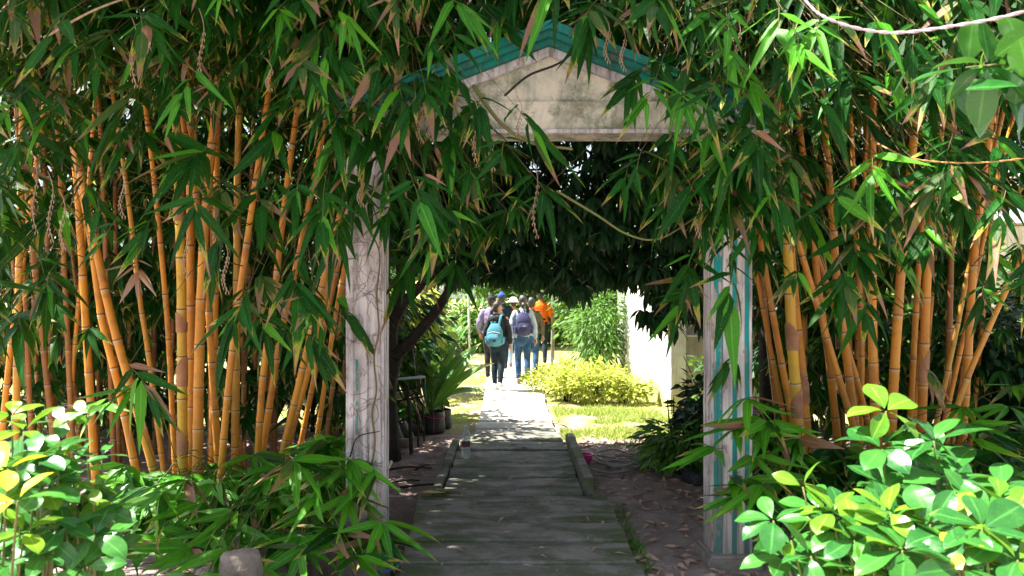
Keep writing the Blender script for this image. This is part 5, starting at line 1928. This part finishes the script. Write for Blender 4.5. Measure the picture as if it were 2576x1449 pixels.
def union_mesh(name, lofts, voxel, mats, parent, smooth_it=6):
    """lofts: list of (pts, radii, matindex); welded into one continuous surface"""
    bm = bmesh.new()
    cents, cidx = [], []
    for pts, rad, mi in lofts:
        n = max(4, len(pts) * 3)
        sp = smooth_pts(pts, n) if len(pts) > 2 else [pts[0].lerp(pts[-1], i / 3) for i in range(4)]
        n = len(sp)
        rr = []
        for i in range(n):
            s = i / (n - 1) * (len(rad) - 1)
            k = min(int(s), len(rad) - 2)
            q = s - k
            a = rad[k] if isinstance(rad[k], tuple) else (rad[k], rad[k])
            b = rad[k + 1] if isinstance(rad[k + 1], tuple) else (rad[k + 1], rad[k + 1])
            rr.append((a[0] * (1 - q) + b[0] * q, a[1] * (1 - q) + b[1] * q))
        # rounded ends
        t0, t1 = (sp[0] - sp[1]).normalized(), (sp[-1] - sp[-2]).normalized()
        m0, m1 = min(rr[0]), min(rr[-1])
        sp = [sp[0] + t0 * m0 * 0.7, sp[0] + t0 * m0 * 0.4] + sp + [sp[-1] + t1 * m1 * 0.4, sp[-1] + t1 * m1 * 0.7]
        rr = [(rr[0][0] * 0.45, rr[0][1] * 0.45), (rr[0][0] * 0.85, rr[0][1] * 0.85)] + rr + [(rr[-1][0] * 0.85, rr[-1][1] * 0.85), (rr[-1][0] * 0.45, rr[-1][1] * 0.45)]
        rings = loft(bm, sp, rr, 14)
        for r in rings:
            for v in r:
                cents.append(v.co.copy())
                cidx.append(mi)
    tmp = bpy.data.meshes.new('tmp')
    bm.to_mesh(tmp)
    bm.free()
    ob = bpy.data.objects.new('tmp', tmp)
    WORK.collection.objects.link(ob)
    md = ob.modifiers.new('r', 'REMESH')
    md.mode = 'VOXEL'
    md.voxel_size = voxel
    sm = ob.modifiers.new('s', 'SMOOTH')
    sm.factor = 0.5
    sm.iterations = smooth_it
    with bpy.context.temp_override(scene=WORK, view_layer=WORK.view_layers[0]):
        dg = bpy.context.evaluated_depsgraph_get()
        me = bpy.data.meshes.new_from_object(ob.evaluated_get(dg))
    me.name = name
    bpy.data.objects.remove(ob)
    kd = KDTree(len(cents))
    for i, c in enumerate(cents):
        kd.insert(c, i)
    kd.balance()
    me.materials.clear()
    for m in mats:
        me.materials.append(m)
    if len(mats) > 1:
        mi = [cidx[kd.find(p.center)[1]] for p in me.polygons]
        me.polygons.foreach_set('material_index', mi)
    me.polygons.foreach_set('use_smooth', [True] * len(me.polygons))
    return link(name, me, parent)


V3 = lambda x, y, z: Vector((x, y, z))


def person(X, Y, H, face, label, top, trousers, shoes, step=0.12, arms='down', hair='long', hat=None, female=True, head_turn=0.0, lean=0.0, build=1.0, hood=None):
    """somebody walking; local +y is where they face, origin between the feet"""
    base = G(X, Y)
    t = empty('person', base, face)
    tag(t, label, 'person', 'people walking away along the path')
    s = H / 1.62
    w = (0.93 if female else 1.05) * build
    st = step
    legs = []
    hip, knee, ank = {}, {}, {}
    for sd, ph in ((-1, 1), (1, -1)):
        hip[sd] = V3(sd * 0.085 * w, 0, 0.86) * s
        knee[sd] = V3(sd * 0.085 * w, ph * st * 0.75 + 0.03, 0.47) * s
        ank[sd] = V3(sd * 0.075 * w, ph * st - (0.04 if ph < 0 else 0), 0.085 + (0.03 if ph < 0 else 0)) * s
    chest = V3(0, lean * 0.5, 1.18) * s
    neck = V3(0, lean, 1.36) * s
    head = V3(0, lean + 0.02, 1.51) * s
    sh = {sd: V3(sd * 0.165 * w, lean * 0.9, 1.315) * s for sd in (-1, 1)}
    if arms == 'down':
        el = {-1: V3(-0.235 * w, -0.03 + lean, 1.05) * s, 1: V3(0.235 * w, 0.0 + lean, 1.05) * s}
        wr = {-1: V3(-0.225 * w, 0.10, 0.86) * s, 1: V3(0.255 * w, 0.03, 0.83) * s}
    else:                                                # hands up at the straps
        el = {-1: V3(-0.255 * w, -0.02 + lean, 1.06) * s, 1: V3(0.25 * w, -0.02 + lean, 1.06) * s}
        wr = {-1: V3(-0.15 * w, 0.16, 1.18) * s, 1: V3(0.15 * w, 0.16, 1.18) * s}
    rot = Matrix.Rotation(head_turn, 3, 'Z')

    def hd(x, y, z):
        return head + (rot @ V3(x, y, z)) * s
    body = []
    for sd in (-1, 1):
        body.append(([hip[sd], hip[sd].lerp(knee[sd], .5), knee[sd], knee[sd].lerp(ank[sd], .35) + V3(0, -0.012, 0), ank[sd]], [0.088 * w * s, 0.07 * w * s, 0.052 * s, 0.053 * s, 0.034 * s], 0))
        body.append(([ank[sd] + V3(0, -0.02, -0.03) * s, ank[sd] + V3(0, 0.06, -0.045) * s, ank[sd] + V3(0, 0.14, -0.055) * s], [0.034 * s, 0.036 * s, 0.028 * s], 0))
        body.append(([sh[sd], sh[sd].lerp(el[sd], .5), el[sd], wr[sd]], [0.052 * s * w, 0.044 * s * w, 0.036 * s, 0.024 * s], 0))
        dirn = (wr[sd] - el[sd]).normalized()
        palm = wr[sd] + dirn * 0.075 * s
        body.append(([wr[sd], wr[sd] + dirn * 0.03 * s, palm], [(0.024 * s, 0.02 * s), (0.036 * s, 0.018 * s), (0.038 * s, 0.018 * s)], 0))
        inward = V3(-sd, 0, 0)
        side = dirn.cross(inward).normalized()
        for k, fl in enumerate((0.062, 0.072, 0.068, 0.052)):
            a = palm + side * (k - 1.5) * 0.019 * s
            b = a + dirn * fl * 0.5 * s + inward * 0.006 * s
            c = a + dirn * fl * 0.9 * s + inward * 0.026 * s
            body.append(([a, b, c], [0.0095 * s, 0.009 * s, 0.0075 * s], 0))
        a = wr[sd] + dirn * 0.03 * s - side * 0.032 * s
        body.append(([a, a + (dirn - side * 0.7) * 0.03 * s, a + (dirn - side * 0.3 + inward * .4) * 0.055 * s], [0.012 * s, 0.0105 * s, 0.0085 * s], 0))
    torso = [V3(0, 0, 0.82) * s, V3(0, -0.005, 0.92) * s, V3(0, lean * .3, 1.05) * s, chest, V3(0, lean * .8, 1.29) * s, V3(0, lean * .95, 1.345) * s]
    tr = [(0.145, 0.10), (0.168, 0.118), (0.132, 0.094), (0.150, 0.108), (0.158, 0.092), (0.085, 0.065)]
    tr = [(a * w * s, b * s) for a, b in tr]
    body.append((torso, tr, 0))
    body.append(([neck - V3(0, 0, .03) * s, neck + V3(0, .005, .05) * s, head - V3(0, 0, 0.06) * s], [0.052 * s, 0.046 * s, 0.05 * s], 0))
    body.append(([hd(0, 0, -0.075), hd(0, 0.005, -0.03), hd(0, -0.004, 0.03), hd(0, -0.004, 0.085)], [(0.05 * s, 0.06 * s), (0.068 * s, 0.082 * s), (0.072 * s, 0.09 * s), (0.05 * s, 0.06 * s)], 0))
    body.append(([hd(0, 0.05, -0.085), hd(0, 0.065, -0.07)], [0.028 * s, 0.022 * s], 0))         # chin
    body.append(([hd(0, 0.085, 0.02), hd(0, 0.10, -0.018)], [0.009 * s, 0.013 * s], 0))         # nose
    for sd in (-1, 1):
        body.append(([hd(sd * 0.072, -0.005, 0.015), hd(sd * 0.076, -0.01, -0.03)], [0.012 * s, 0.009 * s], 0))   # ears
    union_mesh('body', body, 0.0085, [M['skin']], t, 3)
    # face details
    for sd in (-1, 1):
        bm = bmesh.new()
        bmesh.ops.create_uvsphere(bm, u_segments=8, v_segments=6, radius=0.010 * s, matrix=Matrix.Translation(hd(sd * 0.030, 0.079, 0.006)))
        bm_obj('eye', bm, M['hair'], t)
    bm = bmesh.new()
    loft(bm, [hd(-0.022, 0.078, -0.052), hd(0, 0.088, -0.052), hd(0.022, 0.078, -0.052)], [0.003 * s, 0.006 * s, 0.003 * s], 6)
    bm_obj('mouth', bm, M['clay'], t)
    # trousers
    tp = [([hip[sd] + V3(0, 0, .04) * s, hip[sd].lerp(knee[sd], .5), knee[sd], knee[sd].lerp(ank[sd], .35) + V3(0, -0.012, 0), ank[sd] + V3(0, 0, 0.01)],
           [0.096 * w * s, 0.08 * w * s, 0.062 * s, 0.062 * s, 0.047 * s], 0) for sd in (-1, 1)]
    tp.append(([V3(0, 0, 0.79) * s, V3(0, -0.008, 0.90) * s, V3(0, 0, 1.0) * s], [(0.16 * w * s, 0.125 * s), (0.186 * w * s, 0.145 * s), (0.165 * w * s, 0.125 * s)], 0))
    union_mesh('trousers', tp, 0.011, [M[trousers]], t, 4)
    # shoes
    for sd in (-1, 1):
        a = ank[sd]
        up = a.z - 0.085 * s
        shoe = union_mesh('shoe', [([V3(a.x, a.y - 0.035 * s, up + 0.035 * s), V3(a.x, a.y + 0.06 * s, up + 0.036 * s), V3(a.x, a.y + 0.155 * s, up + 0.028 * s)], [(0.036 * s, 0.042 * s), (0.042 * s, 0.038 * s), (0.036 * s, 0.026 * s)], 0),
                                   ([V3(a.x, a.y - 0.015 * s, up + 0.05 * s), V3(a.x, a.y - 0.015 * s, up + 0.085 * s)], [0.044 * s, 0.044 * s], 0)], 0.009, [M[shoes]], t, 2)
    # top with sleeves
    sl_end = {'c_orange': 0.55, 'c_yellow': 0.5}.get(top, 1.0)
    tops = [(torso[:] if False else [V3(0, -0.005, 0.90) * s] + torso[2:], [(0.19 * w * s, 0.152 * s)] + [(a + 0.018 * s, b + 0.02 * s) for a, b in tr[2:5]] + [(0.10 * w * s, 0.085 * s)], 0)]
    for sd in (-1, 1):
        ls = [sh[sd] - V3(sd * 0.03, 0, 0) * s, sh[sd].lerp(el[sd], .5)]
        if sl_end == 1.0:
            ls += [el[sd], el[sd].lerp(wr[sd], .85)]
            rs = [0.07 * s * w, 0.062 * s * w, 0.055 * s, 0.044 * s]
        else:
            ls += [sh[sd].lerp(el[sd], .85)]
            rs = [0.07 * s * w, 0.064 * s * w, 0.062 * s]
        tops.append((ls, rs, 0))
    if hood:
        tops.append(([hd(-0.12, -0.02, -0.17), hd(-0.07, -0.11, -0.19), hd(0.0, -0.14, -0.21), hd(0.07, -0.11, -0.19), hd(0.12, -0.02, -0.17)], [0.03 * s, 0.055 * s, 0.065 * s, 0.055 * s, 0.03 * s], 0))
    o = union_mesh('jacket' if sl_end == 1.0 else 'shirt', tops, 0.012, [M[top]], t, 3)
    for v in o.data.vertices:                                       # creases
        q = v.co
        v.co = q + v.normal * 0.010 * noise.noise(Vector((q.x * 9, q.y * 9, q.z * 16))) * s
    # hair
    hl = [([hd(0, -0.03, -0.045), hd(0, -0.028, 0.02), hd(0, -0.018, 0.07), hd(0, -0.01, 0.10)], [(0.066 * s, 0.062 * s), (0.082 * s, 0.082 * s), (0.074 * s, 0.082 * s), (0.045 * s, 0.055 * s)], 0),
          ([hd(0, 0.05, 0.085), hd(0, -0.03, 0.10)], [(0.05 * s, 0.03 * s), (0.06 * s, 0.035 * s)], 0)]
    if hair == 'bun':
        hl.append(([hd(0, -0.10, -0.03), hd(0.0, -0.125, -0.055), hd(0, -0.13, -0.12)], [0.03 * s, 0.036 * s, 0.02 * s], 0))
    if hair == 'tail':
        hl.append(([hd(0, -0.09, -0.0), hd(-0.01, -0.125, -0.06), hd(-0.02, -0.13, -0.16), hd(-0.03, -0.12, -0.22)], [0.03 * s, 0.034 * s, 0.028 * s, 0.012 * s], 0))
    union_mesh('hair', hl, 0.009, [M['hair']], t, 3)
    if hat == 'cap' or hat == 'bluecap':
        mt = M['c_black'] if hat == 'cap' else M['c_blue']
        union_mesh('cap', [([hd(0, -0.01, 0.045), hd(0, -0.012, 0.085), hd(0, -0.012, 0.115)], [(0.09 * s, 0.10 * s), (0.084 * s, 0.094 * s), (0.05 * s, 0.055 * s)], 0),
                           ([hd(0, 0.06, 0.052), hd(0, 0.155, 0.045)], [(0.07 * s, 0.012 * s), (0.055 * s, 0.010 * s)], 0)], 0.008, [mt], t, 2)
    if hat == 'brim':
        bm = bmesh.new()
        prof = [(0.001, 0.135), (0.05, 0.13), (0.085, 0.10), (0.095, 0.05), (0.19, 0.02), (0.19, 0.013), (0.09, 0.04), (0.078, 0.09)]
        lathe(bm, [(r * s, z * s) for r, z in prof], 26, c=hd(0, -0.01, 0), cap_bot=False)
        bm_obj('hat', bm, M['c_white'], t)
    return dict(obj=t, base=base, face=face, s=s, w=w, lean=lean)


def to_world(p, v):
    return p['base'] + Matrix.Rotation(p['face'], 3, 'Z') @ (v * p['s'])


def backpack(p, mat, label, sag=0.0, wd=0.15, strap='c_black', size=1.0):
    b = empty('backpack', to_world(p, V3(0, -0.13, 0.90 - sag)), p['face'])
    tag(b, label, 'backpack')
    s = p['s'] * size
    union_mesh('bag', [([V3(0, -0.055, 0.03) * s, V3(0, -0.085, 0.12) * s, V3(0, -0.07, 0.26) * s, V3(0, -0.045, 0.36) * s], [(wd * s * .93, 0.075 * s), (wd * s, 0.095 * s), (wd * s * .95, 0.08 * s), (wd * s * .62, 0.05 * s)], 0)], 0.011, [M[mat]], b, 2)
    union_mesh('pocket', [([V3(0, -0.165, 0.06) * s, V3(0, -0.175, 0.13) * s, V3(0, -0.155, 0.2) * s], [(wd * s * .66, 0.025 * s), (wd * s * .7, 0.03 * s), (wd * s * .6, 0.02 * s)], 0)], 0.009, [M[mat]], b, 1)
    for sd in (-1, 1):
        union_mesh('side_pocket', [([V3(sd * wd * .95, -0.075, 0.04) * s, V3(sd * wd * 1.0, -0.08, 0.14) * s], [(0.03 * s, 0.05 * s), (0.028 * s, 0.045 * s)], 0)], 0.009, [M[mat]], b, 1)
        bm = bmesh.new()
        z0 = 0.36
        loft(bm, smooth_pts([V3(sd * 0.06, -0.03, 0.33 * size) * p['s'], V3(sd * 0.09, 0.03, 0.46 + sag) * p['s'], V3(sd * 0.10, 0.16, 0.48 + sag) * p['s'], V3(sd * 0.11, 0.27, 0.38 + sag) * p['s'], V3(sd * 0.15, 0.2, 0.14 + sag) * p['s'], V3(sd * 0.15, 0.0, 0.06) * p['s']], 22),
             [(0.024 * s, 0.008 * s)] * 22, 6)
        bm_obj('strap', bm, M[strap], b)
    bm = bmesh.new()
    loft(bm, smooth_pts([V3(-0.03, -0.05, 0.38) * s, V3(0, -0.055, 0.43) * s, V3(0.03, -0.05, 0.38) * s], 8), [0.008 * s] * 8, 6)
    bm_obj('handle', bm, M[strap], b)
    bm = bmesh.new()
    loft(bm, smooth_pts([V3(-wd * .75, -0.135, 0.22) * s, V3(0, -0.165, 0.245) * s, V3(wd * .75, -0.135, 0.22) * s], 12), [0.005 * s] * 12, 5)
    bm_obj('zip', bm, M['c_white'] if mat == 'c_teal' else M['c_black'], b)
    return b


p1 = person(1252, 979, 1.50, R(-14), 'girl in a dark hooded jacket and black trousers looking right, nearest on the left', 'c_black', 'c_darkteal', 'shoe_white', step=0.05, hair='tail', head_turn=R(-48), hood=True)
bp = backpack(p1, 'c_teal', 'light teal backpack hanging low on the girl in the dark hooded jacket', sag=0.07, wd=0.16, strap='c_teal')
bm = bmesh.new()
bmesh.ops.create_circle(bm, cap_ends=True, radius=0.028, segments=16, matrix=Matrix.Translation((0, 0, 0)) @ Matrix.Rotation(R(90), 4, 'X'))
g_ = bmesh.ops.extrude_face_region(bm, geom=bm.faces[:])
for e in g_['geom']:
    if isinstance(e, bmesh.types.BMVert):
        e.co.y += 0.01
bm_obj('badge', bm, M['c_black'], bp, V3(0.02, -0.185, 0.085))
p2 = person(1315, 966, 1.60, R(4), 'girl in a pale denim jacket and blue jeans with tied-back hair, in the middle front', 'c_pale', 'c_jeans', 'shoe_brown', step=0.10, hair='bun')
bp = backpack(p2, 'c_purple', 'purple-grey backpack on the girl in blue jeans', sag=-0.02, wd=0.145, size=1.03)
bm = bmesh.new()
add_box(bm, V3(0, -0.215, 0.16), (0.05, 0.006, 0.018), bevel=0.002)
bm_obj('patch', bm, M['c_white'], bp)
p3 = person(1236, 949, 1.60, R(-6), 'walker in a lavender shirt and black cap, left behind the girl in the dark jacket', 'c_lav', 'c_black', 'c_black', step=0.06, hat='cap', hair='short', female=False)
p4 = person(1262, 930, 1.66, R(2), 'walker in a blue cap seen between the front two', 'c_darkteal', 'c_darkteal', 'c_black', step=0.08, hat='bluecap', hair='short', female=False)
p5 = person(1292, 925, 1.56, R(0), 'walker in a white brimmed hat and yellow shirt ahead of the pair', 'c_yellow', 'c_ltjeans', 'shoe_brown', step=0.1, hat='brim', hair='short')
p6 = person(1337, 946, 1.56, R(3), 'walker in an olive top directly right of the purple-grey backpack', 'c_olive', 'c_jeans', 'shoe_brown', step=0.12, hair='short')
p7 = person(1360, 915, 1.72, R(4), 'man in a bright orange shirt and dark trousers at the right of the group', 'c_orange', 'c_darkteal', 'c_black', step=0.1, hair='short', female=False)
if False:
    person(1302, 908, 1.62, R(0), 'walker in a pinkish top farthest ahead in the group', 'c_pink', 'c_ltjeans', 'shoe_brown', step=0.1, hair='short')

bpy.data.scenes.remove(WORK)
# ------------------------------------------------------------------ broad leaved shrubs nearest the camera
def broad_shrub(label, foot, whorls, filler, cat='shrub', group='broad leaved shrubs nearest the camera', via=None, up=0.45):
    foot = Vector(foot)
    t = empty('broad_leaved_shrub', foot)
    tag(t, label, cat, group)
    cnt = 0
    main = []
    todo = [(P(X, Y, d), 1.15 * Lp / F * d, n, mk, sp) for X, Y, d, Lp, n, mk, sp in whorls]
    for k in range(filler[0]):
        X, Y = U(filler[1], filler[2]), U(filler[3], filler[4])
        d = U(filler[5], filler[6])
        todo.append((P(X, Y, d), U(80, 115) / F * d, random.choice((4, 5, 6)), 'leaf_broad' if random.random() < 0.72 else 'leaf_young', 1.0))
    for hub, L, n, mk, sp in todo:
        if hub.z < 0.05:
            continue
        st = foot + Vector((U(-.05, .05), U(-.05, .05), -0.05))
        mid = Vector(via) if via else st.lerp(hub, 0.55) + Vector(((hub.x - foot.x) * 0.2, (hub.y - foot.y) * 0.2, 0.03))
        bm = bmesh.new()
        pts = smooth_pts([st, mid, hub], 10)
        loft(bm, [p - hub for p in pts], [0.0075 - 0.0045 * i / 9 for i in range(10)], 6)
        stem = bm_obj('stem', bm, M['stem_green'], t, hub - foot)
        ax = (pts[-1] - pts[-2]).normalized()
        ax = (ax + Vector((U(-.3, .3), -0.75 + U(-.3, .3), up))).normalized()
        u = ax.orthogonal().normalized()
        w = ax.cross(u)
        ph = U(0, 6.28)
        for k in range(n):
            a = ph + k * 2 * math.pi / n + U(-.25, .25)
            d_ = (u * math.cos(a) + w * math.sin(a)) * sp + ax * U(0.15, 0.55)
            # short stalk, then the blade
            q = hub + d_.normalized() * 0.012
            l = put_leaf(mk if random.random() < 0.85 else 'leaf_broad', stem, hub, q, d_ + Vector((0, 0, 0.06)), L * U(0.8, 1.12), U(0.85, 1.12), 0.35)
            cnt += 1
        if cnt > 250:
            break
    return t


B, Yg, Gd = 'leaf_broad', 'leaf_young', 'leaf_gold'
broad_shrub('glossy broad leaved shrub filling the bottom left corner', (-1.75, 2.75, 0),
            [(60, 1085, 2.9, 75, 5, Yg, 1.0), (30, 1045, 3.0, 65, 5, Yg, 1.0), (150, 1065, 3.0, 60, 4, B, 1.1), (95, 1150, 2.75, 80, 5, B, 1.1), (20, 1180, 2.6, 85, 4, Gd, 0.9),
             (45, 1260, 2.4, 100, 4, Gd, 1.0), (150, 1140, 2.8, 80, 5, B, 1.1), (110, 1230, 2.7, 85, 5, B, 1.0), (60, 1340, 2.6, 70, 4, Yg, 0.9), (20, 1420, 2.6, 75, 5, B, 1.0), (110, 1400, 2.6, 75, 5, B, 1.0)],
            (22, -60, 150, 1150, 1440, 2.7, 3.1))
broad_shrub('small leafed young shrub with lime tips left of the bamboo foot', (-1.45, 3.0, 0),
            [(215, 1045, 3.1, 62, 5, Yg, 1.0), (235, 1225, 2.8, 48, 5, Yg, 1.0), (185, 1215, 2.85, 42, 3, Yg, 1.0), (255, 1150, 3.0, 62, 4, B, 1.0), (165, 1330, 2.7, 85, 5, B, 1.1), (240, 1350, 2.7, 85, 5, B, 1.1),
             (275, 1290, 2.9, 70, 4, B, 1.0), (210, 1430, 2.6, 80, 5, B, 1.0), (290, 1410, 2.7, 75, 4, B, 1.0), (180, 1180, 2.95, 75, 5, B, 1.0)],
            (16, 100, 280, 1190, 1450, 2.8, 3.1))
broad_shrub('upright sprig of glossy shrub in front of the right clump', (1.75, 3.15, 0),
            [(2228, 1035, 3.1, 90, 5, Yg, 1.1), (2220, 1130, 3.0, 95, 6, B, 1.1), (2350, 1110, 3.0, 100, 6, B, 1.1), (2380, 1200, 2.9, 110, 5, B, 1.1), (2290, 1200, 3.0, 70, 4, B, 1.0), (2440, 1260, 2.8, 90, 5, B, 1.0)],
            (10, 2180, 2460, 1130, 1300, 3.05, 3.3))
broad_shrub('bright sunlit shrub spreading over the bottom right', (1.45, 2.75, 0),
            [(1945, 1310, 2.75, 85, 6, B, 1.1), (2020, 1225, 2.8, 60, 3, Yg, 0.8), (2095, 1290, 2.7, 95, 6, Yg, 1.1), (2240, 1290, 2.65, 95, 6, Yg, 1.1), (2150, 1360, 2.6, 95, 5, Yg, 1.0), (2270, 1385, 2.5, 110, 6, B, 1.1),
             (2040, 1400, 2.6, 80, 5, B, 1.0), (1990, 1360, 2.7, 75, 4, Yg, 1.0), (2170, 1440, 2.5, 95, 5, B, 1.0), (2340, 1320, 2.6, 100, 5, B, 1.1)],
            (22, 1960, 2360, 1280, 1470, 2.7, 3.0))
broad_shrub('sunlit shrub with large leaves in the bottom right corner', (1.95, 2.6, 0),
            [(2470, 1330, 2.5, 105, 6, B, 1.1), (2555, 1290, 2.6, 90, 5, Yg, 1.0), (2420, 1430, 2.4, 110, 6, B, 1.1), (2560, 1410, 2.4, 110, 6, Yg, 1.0), (2520, 1230, 2.8, 80, 5, B, 1.0), (2400, 1390, 2.45, 60, 4, Gd, 0.9)],
            (24, 2360, 2640, 1230, 1470, 2.6, 3.0))
# sapling at the right whose top leans into the upper corner
broad_shrub('large leaved sapling leaning in at the upper right corner', (2.75, 3.0, 0),
            [(2485, 165, 2.9, 125, 6, B, 1.1), (2480, 120, 2.95, 70, 3, Yg, 0.9), (2570, 140, 3.0, 110, 5, B, 1.0), (2600, 220, 2.8, 120, 5, B, 1.0), (2530, 215, 3.0, 120, 5, B, 1.0), (2430, 170, 3.0, 110, 4, B, 1.0)],
            (3, 2560, 2700, 0, 300, 2.7, 3.2), cat='sapling', group='broad leaved saplings', via=(2.55, 3.0, 2.35), up=-0.25)

# cords across the upper right
def cord(pts, r, mat, label, twist=True):
    pp = smooth_pts(pts, 90)
    bm = bmesh.new()
    for s in (0, math.pi):
        q = [p + Vector((0, math.cos(i * 0.9 + s), math.sin(i * 0.9 + s))) * r * 0.55 for i, p in enumerate(pp)]
        loft(bm, q, [r * 0.62] * len(q), 6)
    o = bm_obj('cord', bm, mat, None)
    return tag(o, label, 'cord')


cord([P(1900, -160, 2.75), P(2020, -5, 2.7), P(2090, 50, 2.65), P(2230, 82, 2.6), P(2400, 65, 2.5), P(2590, 25, 2.4), P(2900, -80, 2.3)], 0.0048, M['rope_white'], 'pale pinkish twisted cord sagging across the upper right corner')
cord([P(2190, 350, 4.6), P(2235, 375, 4.3), P(2300, 400, 4.2), P(2430, 410, 4.1), P(2590, 396, 4.0), P(2900, 340, 3.9)], 0.0045, M['rope_orange'], 'thin orange cord stretched out of the right clump below the pale one')
for k, (pts, lb) in enumerate([([P(110, 95, 4.4), P(250, 20, 4.4), P(430, -40, 4.5)], 'thin bare tan twig crossing the upper left corner'), ([P(1270, 240, 4.5), P(1330, 190, 4.6), P(1420, 150, 4.7), P(1500, 60, 4.8), P(1530, -80, 4.9)], 'dark bare vine curling in front of the gable'),
                               ([P(1400, 480, 4.6), P(1500, 540, 4.6), P(1580, 590, 4.6), P(1660, 600, 4.6), P(1760, 540, 4.7)], 'thin green climbing vine sagging under the gate beam'),
                               ([P(1190, 215, 4.5), P(1260, 310, 4.45), P(1340, 360, 4.45), P(1440, 375, 4.4)], 'green spiny edged stem sagging left to right before the beam')]):
    tag(tube_obj('vine' if k else 'twig', pts, (0.008, 0.005) if k != 3 else (0.012, 0.008), M['twig_dry'] if k == 0 else M['bark'] if k == 1 else M['stem_green'], None, 6, 40), lb, 'vine' if k else 'twig')
